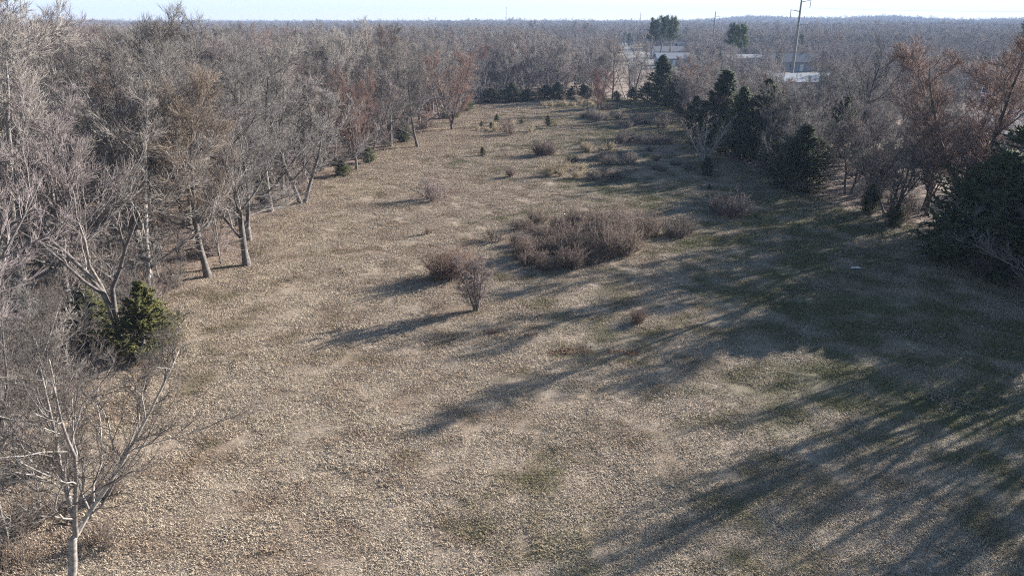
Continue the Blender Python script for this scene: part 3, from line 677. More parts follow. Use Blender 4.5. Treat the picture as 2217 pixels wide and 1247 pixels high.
# trees that stand just outside the right side of the picture and throw the long shadows
kinds['shade0'] = tree_meshes('shade0', bare_tree(95, 12, n1=10, n2=6, n3=5, n4=3, ang1=0.5, bole=0.42, l1=0.4, trunk_r=0.28))
kinds['shade1'] = tree_meshes('shade1', bare_tree(96, 12, stems=2, n1=6, n2=6, n3=5, n4=3, ang1=0.5, bole=0.3, l1=0.4, trunk_r=0.2, fork=0.15))
kinds['shade2'] = tree_meshes('shade2', bare_tree(97, 12, stems=3, n1=4, n2=5, n3=4, n4=2, ang1=0.4, bole=0.4, l1=0.4, trunk_r=0.17, fork=0.2, base_h=3.0))
OFF = 'trees beyond the right side that shade the grass'
for i, (x, y, h, key, wd) in enumerate([(33.5, 34.5, 14.5, 'shade0', 1), (31, 29.5, 14, 'shade1', 1), (28.5, 26, 14, 'shade0', .9), (36, 31, 14, 'shade1', 1), (27, 22, 13, 'shade0', .8), (32.5, 25, 14.5, 'shade0', .9),
        (25, 18.5, 12, 'shade1', .8), (30, 20.5, 13.5, 'shade0', .8), (37, 27, 14.5, 'shade1', .9), (40.5, 34, 14, 'shade0', 1), (35, 22.5, 14, 'shade0', .9), (44, 38, 14, 'shade0', 1), (41, 29, 14.5, 'shade1', 1),
        (28, 15.5, 12.5, 'shade0', .8), (23.5, 14, 11, 'shade0', .7), (39, 41, 13, 'shade1', 1), (34, 37.5, 12, 'shade1', 1), (45, 33, 14.5, 'shade0', 1), (33, 18, 14, 'shade1', .9), (38, 23, 14, 'shade0', .9), (29.5, 23, 12, 'shade2', 1), (34.5, 28, 13.5, 'shade2', 1), (31, 33, 13, 'shade2', 1), (36.5, 34, 13.5, 'shade2', 1), (30.5, 17.5, 13, 'shade2', 1), (26.5, 12.5, 12, 'shade2', 1), (33, 22.8, 13, 'shade2', 1), (39.5, 31, 14, 'shade2', 1), (42.5, 26, 14, 'shade2', 1), (35.5, 16, 13, 'shade2', 1)]):
    put_tree(key, x, y, h, GREY, None, wd, label='bare tree beyond the right side of the picture whose long shadow crosses the grass', cat='tree', group=OFF); taken.append((x, y, 2))
put_cedar(1, 33.6, 42.8, 9.9, 1.45, label='tall dense cedar mostly beyond the right side of the picture, behind the widest one', cat='cedar'); taken.append((33.6, 42.8, 2.5))
put_cedar(3, 35.5, 39.0, 7.0, 1.2, label='spreading cedar standing just beyond the right side of the picture', cat='cedar'); taken.append((33.5, 38.5, 2))
# hedgerow undergrowth and small trees in between
rng = random.Random(12); band = RIGHT[:8]
for i in range(38):
    f_ = i/37*(len(band)-1.001); a, b_ = band[int(f_)], band[int(f_)+1]; q = a+(b_-a)*(f_-int(f_)); off = rng.uniform(1.5, 7.5)
    x, y = q[0]+off, q[1]+rng.uniform(-1, 1)
    kk_ = rng.choice(['elm0', 'elm1', 'oak3', 'sapling1', 'oak1']); hh_ = rng.uniform(5.5, 8.8)
    cn_, cc_ = rng.choice([('grey', (.9, .9, .9)), ('lilac-grey', (.85, .79, .83)), ('dark grey', (.66, .65, .69)), ('pinkish', (.9, .71, .66)), ('charcoal', (.55, .55, .58))])
    zn_ = 'near the tallest cedar' if y > 88 else 'by the two slanting cedars' if y > 72 else 'around the blackest round cedar' if y > 60 else 'left of the big red-tipped tree' if y > 51 else 'under the big red-tipped tree' if y > 44 else 'by the widest cedar'
    lb_ = '%s %s bare tree in the right hedgerow, %s' % ('taller' if hh_ > 7.2 else 'shorter', cn_, zn_)
    put_tree(kk_, x, y, hh_, cc_, None, 1.3, label=lb_, cat='tree', group='small bare trees: '+lb_); taken.append((x, y, 1))

# ------------------------------------------------------------------ houses, poles: where sight lines must stay open
sight = [(1712, 1765, 160, 205), (1708, 1738, 140, 250), (1330, 1395, 122, 460), (1415, 1480, 122, 400), (1605, 1635, 112, 280), (2085, 2200, 290, 105), (1712, 1722, 172, 195)]
def blocked(x, y, h):
    px, py, dep = proj(x, y, h*0.93); w = 1.6*F/dep
    for a, b_, bot, D in sight:
        if y < D and a-w < px < b_+w and py < bot: return True
    return False

# ------------------------------------------------------------------ the woodland
rng = random.Random(5)
cand = []
fp = FIELD
st = 4.3
gx_ = np.arange(-260, 330, st); gy_ = np.arange(6, 420, st)
A, B_ = np.meshgrid(gx_, gy_); A = A.ravel(); B_ = B_.ravel()
r2 = np.random.default_rng(9); A = A+r2.uniform(-.42, .42, len(A))*st; B_ = B_+r2.uniform(-.42, .42, len(B_))*st
ed = edge_dist(A, B_); u_ = r2.random(len(A))
for x, y, e_, u in zip(A, B_, ed, u_):
    if e_ > -0.6: continue
    h = 12.5 + np.clip(r2.normal()*0.9, -2, 1.6)
    px, py, dep = proj(x, y, 8)
    if dep < 4 or px < -220 or px > 2400 or math.hypot(x, y) < 22: continue
    right = x > 24 and x > 24+(y-140)*0.12
    if right:
        if x < 37 and y < 110: continue
        if u > (0.74 if y < 330 else 0.85): continue
        h = r2.uniform(5.5, 9.5) if y < 330 else r2.uniform(9, 12)
        if blocked(x, y, h) or np.hypot(x-58, (y-82)) < 14: continue
    else:
        if y > 148 and x > 10: h -= 2.6
        if y > 148 and x > 10 and blocked(x, y, h): continue
        h -= 1.2*math.exp(e_/2.5)
    if any((x-a)**2+(y-b2)**2 < r*r for a, b2, r in taken): continue
    cand.append((dep, x, y, h, right, e_, px))
cand.sort()
print('woodland candidates', len(cand))
near, rest = cand[:255], cand[255:]
def yl_(cn, x, y, h):
    px = proj(x, y, h)[0]
    zone = 'right of the big red-tipped tree' if px > 2110 else 'behind the big red-tipped tree' if px > 1960 else 'around the dark steep-limbed tree' if px > 1800 else 'just right of the tall steel pole' if px > 1712 else 'left of the tall steel pole' if px > 1600 else 'behind the slanting cedars' if px > 1500 else 'behind the tallest cedar'
    return '%s %s bare tree past the hedgerow, %s' % ('taller' if h > 7.5 else 'shorter', cn, zone)
inner = 'grey trees inside the left woodland'
for dep, x, y, h, right, e_, px in near:
    u = rng.random()
    col = GREY if u < .4 else PALE if u < .62 else LILAC if u < .8 else (0.75, .74, .76) if u < .93 else (1.0, .82, .76)
    cname = {GREY: 'grey', PALE: 'pale grey', LILAC: 'lilac-grey'}.get(col, 'reddish' if col[1] > .8 and col[0] == 1.0 and col != GREY else 'dark grey')
    key = rng.choice(['elm0', 'elm1', 'elm1', 'oak3', 'oak1', 'oak0'] if e_ > -5 else ['oak0', 'oak1', 'oak2', 'oak3', 'tall0', 'tall1', 'elm0', 'elm1', 'elm1'])
    if right:
        put_tree(rng.choice(['elm0', 'elm1', 'oak1', 'oak3']), x, y, h, col, None, 1.15, label=yl_(cname, x, y, h), cat='tree', group='yard trees: '+yl_(cname, x, y, h))
    else:
        where = 'at the front of' if e_ > -4 else ('a few rows inside' if e_ > -14 else 'deep inside')
        zone = 'near the bottom left corner' if y < 30 else 'behind the broken forked tree' if y < 46 else 'beyond the forked dark trunk' if y < 70 else 'midway along the field' if y < 105 else 'towards the far end'
        lab = '%s bare tree %s the left woodland, %s' % (cname, where, zone)
        put_tree(key, x, y, h*(1.1 if px < 140 and dep < 60 else 1), col, None, rng.uniform(1.0, 1.3), label=lab, cat='tree', group=lab.replace('bare tree', 'bare trees'))
# slender saplings under the near woodland edge
for i in range(74):
    f_ = rng.uniform(1.5, 10.5); a, b_ = LEFT[int(f_)], LEFT[int(f_)+1]; q = a+(b_-a)*(f_-int(f_)); off = rng.uniform(0.3, 9)
    sx_, sy_, sh_ = q[0]-off, q[1]+rng.uniform(-1, 3), rng.uniform(2.5, 6.0); cn_, cc_ = rng.choice([('grey', GREY), ('pale', PALE), ('brown', (0.8, .75, .75))])
    lb_ = '%s %s sapling %s, %s' % ('short' if sh_ < 3.6 else 'slender' if sh_ < 4.9 else 'tall', cn_, 'at the left woodland front' if off < 3 else 'behind the front trunks on the left',
          'near the broken forked tree' if sy_ < 40 else 'near the forked dark trunk' if sy_ < 50 else 'before the edge bend' if sy_ < 66 else 'midway along the field' if sy_ < 95 else 'towards the far end')
    put_tree(rng.choice(['sapling0', 'sapling1']), sx_, sy_, sh_, cc_, None, rng.uniform(.8, 1.3), 'bare_sapling', label=lb_, cat='sapling', group='saplings: '+lb_)
# undergrowth shrubs along the woodland edges
for i in range(110):
    if i < 80:
        f_ = rng.uniform(1.0, 13.5); L_ = LEFT; sgn = -1
    else:
        f_ = rng.uniform(0, 6.9); L_ = RIGHT; sgn = 1
    a, b_ = L_[int(f_)], L_[int(f_)+1]; q = a+(b_-a)*(f_-int(f_)); off = rng.uniform(0.3, 6.5)*sgn
    sx_, sy_, ss_ = q[0]+off, q[1]+rng.uniform(-1, 1), rng.uniform(.7, 1.3); cn_, cc_ = rng.choice([('brown', (1, 1, 1)), ('pale', (1.2, 1.1, 1.1)), ('dark', (.8, .75, .75))])
    if i < 80: zn_ = 'the left woodland, ' + ('near the bottom left corner' if sy_ < 28 else 'near the broken forked tree' if sy_ < 40 else 'by the forked dark trunk' if sy_ < 52 else 'at the edge bend' if sy_ < 70 else 'midway along the field' if sy_ < 100 else 'by the far left corner')
    else: zn_ = 'the right hedgerow, ' + ('by the slanting cedars' if sy_ > 72 else 'by the blackest round cedar' if sy_ > 58 else 'left of the red-tipped tree' if sy_ > 50 else 'under the red-tipped tree' if sy_ > 42 else 'by the widest cedar')
    lb_ = '%s %s leafless shrub at the foot of %s' % ('big' if ss_ > 1 else 'small', cn_, zn_)
    put_shrub(rng.choice([0, 1, 3, 3]), sx_, sy_, ss_, cc_, 'undergrowth_shrub', label=lb_, cat='shrub', group='undergrowth: '+lb_)

# the far woodland: past the first few hundred trees it reads as one mass
fsrc = []
for k, kw in enumerate([dict(n1=13, ang1=.8, bole=.12), dict(n1=14, ang1=.65, bole=.2, l1=.48), dict(stems=3, n1=6, ang1=.65, bole=.08, fork=.3, trunk_r=.1), dict(n1=12, ang1=.95, bole=.12, wob=.18)]):
    T, L1, L2, L3, L4 = bare_tree(300+k, 12, n2=7, n3=7, n4=5, tw=0.019, l4=0.6, **kw)
    V, Fc = tubes([(T, 5), (L1, 4), (L2, 3), (L3, 3), (L4, 3)]); fsrc.append(source('far_tree', mesh_np('far_tree', V, Fc, M['far_twig'])))
T, B, S1, G = cedar_growth(310, 9.0, 0.3, 40); G[1][:, 0] *= 2.2; S1[1][:] = .05
V, Fc = tubes([(T, 4), (B, 3), (S1, 3), (G, 3)]); fsrc.append(source('far_evergreen', mesh_np('far_evergreen', V, Fc, M['far_cedar'])))
pts, sc, ix = [], [], []
for dep, x, y, h, right, e_, px in rest:
    pts.append((x, y)); s = h/12.0; sc.append((s*1.05, s*1.05, s)); ix.append(4 if r2.random() < 0.015 else r2.integers(0, 4))
r = 420.0
def ring(y0, y1, st):
    x, y = jgrid(-1.0*y1*0.85, y1*0.85, y0, y1, st, r2); k = (np.abs(x) < y*0.80+30)
    return x[k], y[k]
for y0, y1, st in ((418, 700, 6.2), (700, 1200, 10), (1200, 2000, 15), (2000, 3300, 24)):
    x, y = ring(y0, y1, st)
    dens = r2.random(len(x)) < (0.55+0.45*(x < 60)) if y0 < 500 else np.ones(len(x), bool)
    for a, b_ in zip(x[dens], y[dens]):
        h = (11.6 if y0 < 1000 else 12.5) + r2.normal()*1.2 + (3.2 if r2.random() < .06 else 0); s = h/11.6*(1 if st < 8 else 1.15)
        if a > 20 and y0 < 1000 and blocked(a, b_, h): continue
        pts.append((a, b_)); wd = s*(1.05 if st < 8 else 1.35 if st < 12 else 1.8 if st < 20 else 2.4); sc.append((wd, wd, s*(1 if st < 12 else 1.1)))
        ever = r2.random() < (0.03 + (0.22 if (a > 0.22*b_ and b_ > 900) else 0)); ix.append(4 if ever else r2.integers(0, 4))
pts = np.array(pts); zz = hz(pts[:, 0], pts[:, 1]); n = len(pts)
print('far trees', n)
scatter('distant_woodland', np.column_stack([pts, zz]), np.column_stack([np.zeros((n, 2)), r2.random(n)*6.28]), np.array(sc), np.array(ix), fsrc,
        label='leafless grey-lilac woodland stretching to the horizon', cat='woodland', kind='stuff')

# ------------------------------------------------------------------ brush in the field
tv, tf, off = [], [], 0
rt = np.random.default_rng(17)
cpx = [(1125, 560), (1150, 575), (1190, 585), (1235, 580), (1280, 572), (1320, 560), (1370, 545), (1395, 520), (1120, 530), (1160, 545), (1205, 550), (1250, 548), (1300, 535), (1345, 525),
       (1180, 515), (1225, 518), (1270, 512), (1320, 502), (1365, 500), (1240, 492), (1285, 488), (1335, 480), (1150, 500), (1215, 500), (1300, 515), (1260, 535)]
def join_shrubs(cpx, kk, smin, smax):
    V_, F_, off = [], [], 0
    for (a, b_) in cpx:
        x, y = P(a, b_); V, Fc = skinds[rt.integers(0, kk)][1]; th = rt.random()*6.28; s = rt.uniform(smin, smax); V = V*np.array([1, 1, rt.uniform(.7, 1.15)])
        Rm = np.array([[math.cos(th), -math.sin(th), 0], [math.sin(th), math.cos(th), 0], [0, 0, 1]])
        V2 = V@Rm.T*s + np.array([x, y, float(hz(np.array(x), np.array(y)))]); V_.append(V2); F_.append(Fc+off); off += len(V)
    return np.concatenate(V_), np.concatenate(F_)
V, Fc = join_shrubs(cpx+[(a+rt.uniform(-22, 22), b_+rt.uniform(-9, 9)) for a, b_ in cpx], 4, 0.55, 1.25); cx, cy_ = P(1255, 540)
V[:, 0] -= cx; V[:, 1] -= cy_
th_ = link('bramble_thicket', mesh_np('bramble_thicket', V, Fc, M['shrub']), None, (cx, cy_, 0)); th_.color = (1.15, 1.03, .95, 1)
tag(th_, 'large oval thicket of leafless brown brambles in the middle of the field', 'thicket', kind='stuff')
B = 'leafless bushes standing in the field'
for k, bx, by, s, col, lab in [
    (3, 950, 432, 1.5, (1.2, 1.1, 1.15), 'pale airy bush alone in the sunlit grass left of the thicket'),
    (0, 965, 606, 1.35, (1.0, .8, .7), 'round brown bush in front of the thicket, left of the small dark-stemmed bush'),
    (0, 985, 596, 1.2, (1.1, .85, .72), 'smaller brown bush touching the right side of the round brown bush'),
    (3, 1075, 520, 0.8, (.9, .85, .8), 'small dark bush at the left tip of the thicket'), (1, 1165, 482, 0.9, (1, .9, .8), 'low bush behind the left end of the thicket'),
    (1, 1182, 336, 1.5, (.85, .75, .72), 'dark mounded bush in sunlit grass beyond the thicket'), (0, 1168, 338, 1.0, (.8, .7, .7), 'low bush merged into the left of the dark mounded bush'),
    (1, 1460, 512, 1.0, (.8, .75, .75), 'dark bush right of the thicket in shade'), (0, 1485, 506, 0.8, (.8, .75, .75), 'small dark bush beside the one right of the thicket'),
    (0, 1590, 472, 1.3, (.85, .8, .85), 'shaded bush between the thicket and the hedgerow'), (1, 1560, 462, 1.2, (.8, .75, .8), 'low shaded bush left of the one near the hedgerow'),
    (3, 1110, 291, 1.5, (1.1, .95, .9), 'vase-shaped leafless bush in front of the seedling row'), (0, 1380, 700, 0.55, (.7, .55, .5), 'small dark twiggy tuft in the foreground grass right of centre'),
    (0, 1105, 384, 0.7, (1, .85, .85), 'little brown bush beyond the pale airy bush'), (1, 1240, 352, 0.7, (1, .95, .85), 'straw-brown low bush right of the dark mounded bush'),
    (2, 926, 508, .35, TAN, 'thin upright weed stalk in open grass left of the thicket')]:
    x, y = P(bx, by); put_shrub(k, x, y, s, col, 'bush', label=lab, cat='bush', group=B)
for k, bx, by, s_, lab in [(1, 70, 1130, .75, 'low dark brush left of the bottom corner tree'), (3, 215, 1190, .6, 'thin dark brush right of the bottom corner tree'), (1, 120, 1010, .8, 'dark brush behind the bottom corner tree'),
                           (0, 235, 1075, .5, 'small dark weed clump at the grass edge in the bottom left'), (3, 40, 1230, .8, 'twiggy brush at the very bottom left corner'), (3, 160, 880, .9, 'twiggy brush in front of the two cedar bushes')]:
    x, y = P(bx, by); put_shrub(k, x, y, s_, (.75, .68, .62), 'brush', label=lab, cat='brush', group='low brush in the bottom left corner')
# the small dark-stemmed tree bush
kinds['hawthorn'] = tree_meshes('hawthorn', bare_tree(90, 12, stems=4, n1=10, n2=7, n3=7, n4=7, ang1=0.8, bole=0.08, l1=0.5, fork=0.18, trunk_r=0.24, tw=0.03, wob=0.2, trop=0.1))
lm_tree('hawthorn', 1030, 674, 552, 'small leafless thorn tree with dark stems alone in the mid-field', (1.0, .88, .9), 1.05, cat='small tree')
# drifts of low brush: each patch reads as one
def patch(name, x0, x1, y0, y1, n_, s0, s1, mt, lab, kk=(0, 3)):
    q = [(rt.uniform(x0, x1), rt.uniform(y0, y1)) for _ in range(n_)]
    V, Fc = join_shrubs(q, kk[1], s0, s1); cx, cy_ = V[:, 0].mean(), V[:, 1].mean(); V[:, 0] -= cx; V[:, 1] -= cy_
    tag(link(name, mesh_np(name, V, Fc, mt), None, (cx, cy_, 0)), lab, 'brush', kind='stuff')
patch('brush_patch', 1255, 1345, 255, 266, 7, .9, 1.3, M['shrub'], 'long dark brush patch in sunlight near the far end of the field', (0, 2))
patch('brush_patch', 1345, 1450, 262, 282, 9, .9, 1.3, M['shrub'], 'shaded brush patch between the sunlit one and the hedgerow', (0, 2))
patch('brush_patch', 1345, 1450, 300, 318, 10, .8, 1.2, M['shrub'], 'darkest shaded brush patch left of the small white-barked tree', (0, 2))
patch('brush_patch', 1265, 1325, 322, 330, 5, .5, .8, M['drygrass'], 'small straw-coloured weed patch in front of the darkest brush')
patch('brush_patch', 1300, 1410, 346, 360, 8, .6, .9, M['shrub'], 'brown weed patch beyond the thicket', (0, 2))
patch('brush_patch', 1180, 1260, 368, 388, 8, .5, .8, M['drygrass'], 'straw and brown weeds between the dark mounded bush and the thicket')
patch('brush_patch', 1280, 1345, 380, 396, 5, .5, .8, M['shrub'], 'thin brown weeds just behind the thicket', (0, 2))
patch('brush_patch', 1020, 1210, 272, 288, 13, .35, .7, M['drygrass'], 'dry weeds growing around the row of cedar seedlings')
patch('brush_patch', 1150, 1310, 222, 236, 22, .5, .8, M['drygrass'], 'pale tall grass across the far end of the field')
patch('brush_patch', 1400, 1560, 300, 385, 9, .5, .8, M['shrub'], 'sparse shaded weeds around the small white-barked tree', (0, 2))
# rust-coloured leaf drifts
for (bx, by, w) in [(1250, 762, 1.0), (1208, 766, .6), (1330, 764, .5), (1365, 766, .5), (1060, 722, .5), (925, 505, .5), (1150, 728, .5)]:
    x, y = P(bx, by); V, Fc = leaf_quads(int(190*w), 0.9*w, .07, .04, .02, .12, .6, rt)
    V[:, 0] *= 1.5
    tag(link('rusty_leaf_drift', mesh_np('rusty_leaf_drift', V, Fc, M['rust']), None, (x, y, float(hz(np.array(x), np.array(y))))), 'rust-brown drift of dead weeds lying in the foreground grass', 'leaves', kind='stuff')
# scrap of white paper
def box_mesh(name, sx, sy, sz, m_, bev=0.0, z0=True):
    bm = bmesh.new(); bmesh.ops.create_cube(bm, size=1.0)
    bmesh.ops.scale(bm, vec=(sx, sy, sz), verts=bm.verts)
    if z0: bmesh.ops.translate(bm, vec=(0, 0, sz/2), verts=bm.verts)
    if bev: bmesh.ops.bevel(bm, geom=list(bm.edges), offset=bev, segments=2, affect='EDGES')
    me = bpy.data.meshes.new(name); bm.to_mesh(me); bm.free(); me.materials.append(m_); return me
x, y = P(1851, 583)
V = np.array([1, .6, 1])*np.array([(-.3, -.2, .10), (0, -.22, .13), (.3, -.18, .09), (-.28, .02, .12), (.02, .0, .17), (.31, .03, .12), (-.3, .2, .09), (0, .21, .12), (.27, .19, .1)])
Qf = np.array([(0, 1, 4, 3), (1, 2, 5, 4), (3, 4, 7, 6), (4, 5, 8, 7)])
tag(link('paper_scrap', mesh_np('paper_scrap', V, Qf, M['paper']), None, (x, y, 0)), 'crumpled white scrap lying on the leafy grass by the hedgerow', 'litter')

# ------------------------------------------------------------------ houses and yards on the right
def house(x, y, rz, w, d, h, rh, wall, roof, label, cat='house', gable=True, ridge_x=True, nwin=3, chimney=False, name='house'):
    z = float(hz(np.array(x), np.array(y))); e = empty(name, (x, y, z-0.05), rz, 1, label=label, cat=cat)
    if gable:
        bm = bmesh.new()
        prof = [(-w/2, 0), (w/2, 0), (w/2, h), (-w/2, h)]
        bmesh.ops.create_cube(bm, size=1.0); bmesh.ops.scale(bm, vec=(w, d, h), verts=bm.verts); bmesh.ops.translate(bm, vec=(0, 0, h/2), verts=bm.verts)
        for s in (-1, 1):
            v = [bm.verts.new(q) for q in ((s*w/2, -d/2, h), (s*w/2, d/2, h), (s*w/2, 0, h+rh))]; bm.faces.new(v)
        me = bpy.data.meshes.new('wall'); bm.to_mesh(me); bm.free(); me.materials.append(wall); link('wall', me, e)
    ov = 0.5; t_ = 0.18
    bm = bmesh.new(); vs = []
    sl_ = rh/(d/2)
    for xx in (-w/2-ov, w/2+ov):
        for (yy, zz_) in ((-d/2-ov, h-ov*sl_+.02), (0, h+rh+.02), (d/2+ov, h-ov*sl_+.02), (d/2+ov, h-ov*sl_+t_), (0, h+rh+t_), (-d/2-ov, h-ov*sl_+t_)):
            vs.append(bm.verts.new((xx, yy, zz_)))
    for i in range(6): bm.faces.new((vs[i], vs[(i+1) % 6], vs[6+(i+1) % 6], vs[6+i]))
    bm.faces.new([vs[0], vs[1], vs[4], vs[5]]); bm.faces.new([vs[1], vs[2], vs[3], vs[4]]); bm.faces.new([vs[6], vs[7], vs[10], vs[11]]); bm.faces.new([vs[7], vs[8], vs[9], vs[10]])
    bmesh.ops.recalc_face_normals(bm, faces=bm.faces)
    me = bpy.data.meshes.new('roof'); bm.to_mesh(me); bm.free(); me.materials.append(roof); rf = link('roof', me, e)
    if chimney: link('chimney', box_mesh('chimney', .8, .6, 1.6, M['brick']), rf, (w*.3, d*.1, h+rh*.6))
    for i in range(nwin):
        xx = -w/2 + w*(i+.5)/nwin
        if i == nwin//2:
            link('door', box_mesh('door', 1.0, .08, 2.05, M['white']), e, (xx, -d/2-.03, .05))
        else:
            fr_ = link('window', box_mesh('window', 1.3, .08, 1.2, M['white']), e, (xx, -d/2-.03, 1.0)); link('pane', box_mesh('pane', 1.1, .04, 1.0, M['glass']), fr_, (0, -.05, .1))
    return e
def H_at(px, py, z, *a, **k):
    x, y = P(px, py, z); return house(float(x), float(y), *a, **k)
H_at(1738, 165, 4.0, 0.10, 15, 10, 3.2, 1.2, M['siding'], M['metal_roof'], 'long low building with a pale metal roof behind the hedgerow', 'building', nwin=5)
H_at(1716, 128, 3.5, -0.05, 13, 9, 2.8, 2.2, M['bluewall'], M['slate'], 'small house with a dark grey roof beside the tall steel pole', chimney=True, nwin=4)
H_at(1525, 102, 4.0, 0.0, 24, 12, 3.0, 2.8, M['brick'], M['slate'], 'wide brick house with a grey hipped-looking roof under the pines', nwin=5)
H_at(1445, 107, 3.6, 0.1, 12, 9, 2.8, 1.8, M['white'], M['slate'], 'pale house between the two wooden poles in the far yards', nwin=3)
H_at(1455, 122, 3.2, 0.0, 11, 8, 2.6, 1.6, M['bluewall'], M['metal_roof'], 'bluish shed with a light roof just above the tallest cedar', 'shed', nwin=3)
H_at(1432, 90, 4.0, 0.05, 20, 8, 3.0, 1.0, M['white'], M['metal_roof'], 'long white roof under the big dark pines, left one', 'building', nwin=5)
H_at(1462, 90, 4.0, 0.0, 10, 8, 3.0, 1.2, M['white'], M['metal_roof'], 'short white roof under the big dark pines, right one', 'building', nwin=3)
H_at(1616, 118, 4.0, 0.05, 16, 8, 3.0, 0.8, M['siding'], M['metal_roof'], 'thin white roofline behind bare trees under the twin pines', 'building', nwin=4)
H_at(1700, 99, 4.0, 0.1, 14, 10, 3.0, 1.6, M['brick'], M['brown_roof'], 'pinkish-brown roof far behind the tall steel pole', nwin=3)
H_at(2150, 262, 3.5, 0.25, 15, 9, 2.8, 1.8, M['bluewall'], M['slate'], 'house with a blue-grey roof behind the branches of the big red-tipped tree', nwin=4)
H_at(2080, 150, 4.0, 0.1, 14, 9, 3.0, 2.0, M['siding'], M['brown_roof'], 'house hidden in bare trees beyond the big red-tipped tree', nwin=3)

def strip(name, pts, w, m_, z0=0.02):
    V, Fq = [], []
    pts = [np.array(p, float) for p in pts]; fine_ = []
    for a, b_ in zip(pts[:-1], pts[1:]):
        n_ = max(2, int(np.linalg.norm(b_-a)/6)); fine_ += [a+(b_-a)*k/n_ for k in range(n_)]
    fine_.append(pts[-1])
    for i, p in enumerate(fine_):
        d = fine_[min(i+1, len(fine_)-1)]-fine_[max(i-1, 0)]; n_ = np.array([-d[1], d[0]])/np.linalg.norm(d)
        for s in (-1, 1):
            q = p+n_*w/2*s; V.append((q[0], q[1], float(hz(np.array(q[0]), np.array(q[1])))+z0))
        if i: k = 2*i; Fq.append((k-2, k-1, k+1, k))
    return tag(link(name, mesh_np(name, V, np.array(Fq), m_)), kind='structure')
strip('road', [P(1400, 150), P(1372, 118), P(1352, 100), P(1345, 92), P(1342, 80)], 9, M['asphalt'], 0.12)
strip('verge', [P(1480, 122), P(1420, 119), P(1372, 114), P(1330, 112)], 9, M['gravel'], 0.10)
strip('driveway', [(49, 74), (66, 88), (90, 100), (120, 108)], 6, M['gravel'], 0.10)
strip('yard_drive', [P(1790, 152), P(1740, 150), P(1722, 146), P(1700, 143)], 7, M['gravel'], 0.10)

# ------------------------------------------------------------------ poles and wires
def tube_mesh(name, pts, r0, r1, S, m_):
    Pn = np.array([pts], float); R = np.linspace(r0, r1, len(pts))[None]
    # blunt end: repeat the last point so the tip cone is a flat cap
    Pn = np.concatenate([Pn, Pn[:, -1:]+(Pn[:, -1:]-Pn[:, -2:-1])*1e-4], 1); R = np.concatenate([R, R[:, -1:]], 1)
    V, Fc = tubes([((Pn, R, None), S)]); return mesh_np(name, V, Fc, m_, True)
tops = []
def steel_pole(x, y, h, label, arms=True):
    z = float(hz(np.array(x), np.array(y))); e = empty('power_pole', (x, y, z), 0.05, 1, label=label, cat='power pole', group='tall power line poles')
    link('shaft', tube_mesh('shaft', [(0, 0, -.3), (0, 0, h*.3), (0, 0, h*.6), (0, 0, h)], .42, .2, 12, M['pole']), e)
    if arms:
        for s, zz_ in ((1, h*0.865), (-1, h*0.765), (1, h*0.62)):
            a = link('crossarm', tube_mesh('crossarm', [(0, 0, zz_), (s*1.1, 0, zz_+.25), (s*2.4, 0, zz_+.42)], .10, .06, 8, M['pole']), e)
            link('insulator', tube_mesh('insulator', [(s*2.35, 0, zz_+.4), (s*2.32, 0, zz_-.4), (s*2.3, 0, zz_-1.3)], .08, .08, 8, M['pole']), a)
            tops.append((x+s*2.3, y, z+zz_-1.3, s, zz_))
    return e
for px, py, ty, lab in [(1712, 178, -22, 'nearest tall steel power pole with two curved arms'), ]:
    x, y = P(px, py); steel_pole(float(x), float(y), height_to(y, ty), lab)
x, y = P(1541, 116); steel_pole(float(x), float(y), height_to(y, 26), 'second tall power pole, in front of the wide brick house')
x, y = P(1384, 84); steel_pole(float(x), float(y), height_to(y, 28), 'third tall power pole, left of the big dark pines')
def wood_pole(px, py, ty, label, arm=True, r=.27):
    x, y = P(px, py); h = height_to(y, ty); x, y = float(x), float(y); z = float(hz(np.array(x), np.array(y)))
    e = empty('utility_pole', (x, y, z), 0.1, 1, label=label, cat='utility pole', group='wooden utility poles in the far yards')
    link('shaft', tube_mesh('shaft', [(0, 0, -.3), (0, 0, h*.5), (0, 0, h-z)], r*1.3, r, 8, M['wood_pole']), e)
    if arm:
        link('crossarm', box_mesh('crossarm', 2.4, .12, .12, M['wood_pole']), e, (0, 0.2, h-z-.7))
for a in [(1408, 124, 38, 'wooden pole standing against the left side of the big dark pines'), (1450, 128, 44, 'wooden pole standing against the right side of the big dark pines'),
          (1424, 126, 100, 'short pale pole in front of the far yards', False), (1364, 92, 40, 'thin wooden pole beside the far road, tallest of the roadside ones'),
          (1351, 88, 44, 'thin wooden pole second along the far road'), (1338, 84, 47, 'thin wooden pole farthest along the road'),
          (1342, 92, 70, 'short pale roadside post, left of three', False), (1350, 95, 72, 'short pale roadside post, middle of three', False), (1370, 98, 76, 'short pale roadside post, right of three', False),
          (1748, 74, 60, 'short white pole far beyond the tall steel pole', False, .3), (1697, 66, 38, 'dark pole on the far ridge left of the tall steel pole', False, .3)]:
    wood_pole(*a)
# wires from arm to arm
for s, lab in ((0, 'upper right wire of the power line'), (1, 'left wire of the power line'), (2, 'lower right wire of the power line')):
    ps = [tops[i] for i in range(s, len(tops), 3)]; ps = [(ps[0][0]+60, ps[0][1]-160, ps[0][2])] + [p[:3] for p in ps]
    pts_ = []
    for a, b_ in zip(ps[:-1], ps[1:]):
        for k in range(12):
            f_ = k/12; pts_.append((a[0]+(b_[0]-a[0])*f_, a[1]+(b_[1]-a[1])*f_, a[2]+(b_[2]-a[2])*f_-4*1.8*f_*(1-f_)))
    pts_.append(ps[-1]); tag(link('power_line_wire', tube_mesh('power_line_wire', pts_, .011, .011, 4, M['pole'])), lab, 'wire')
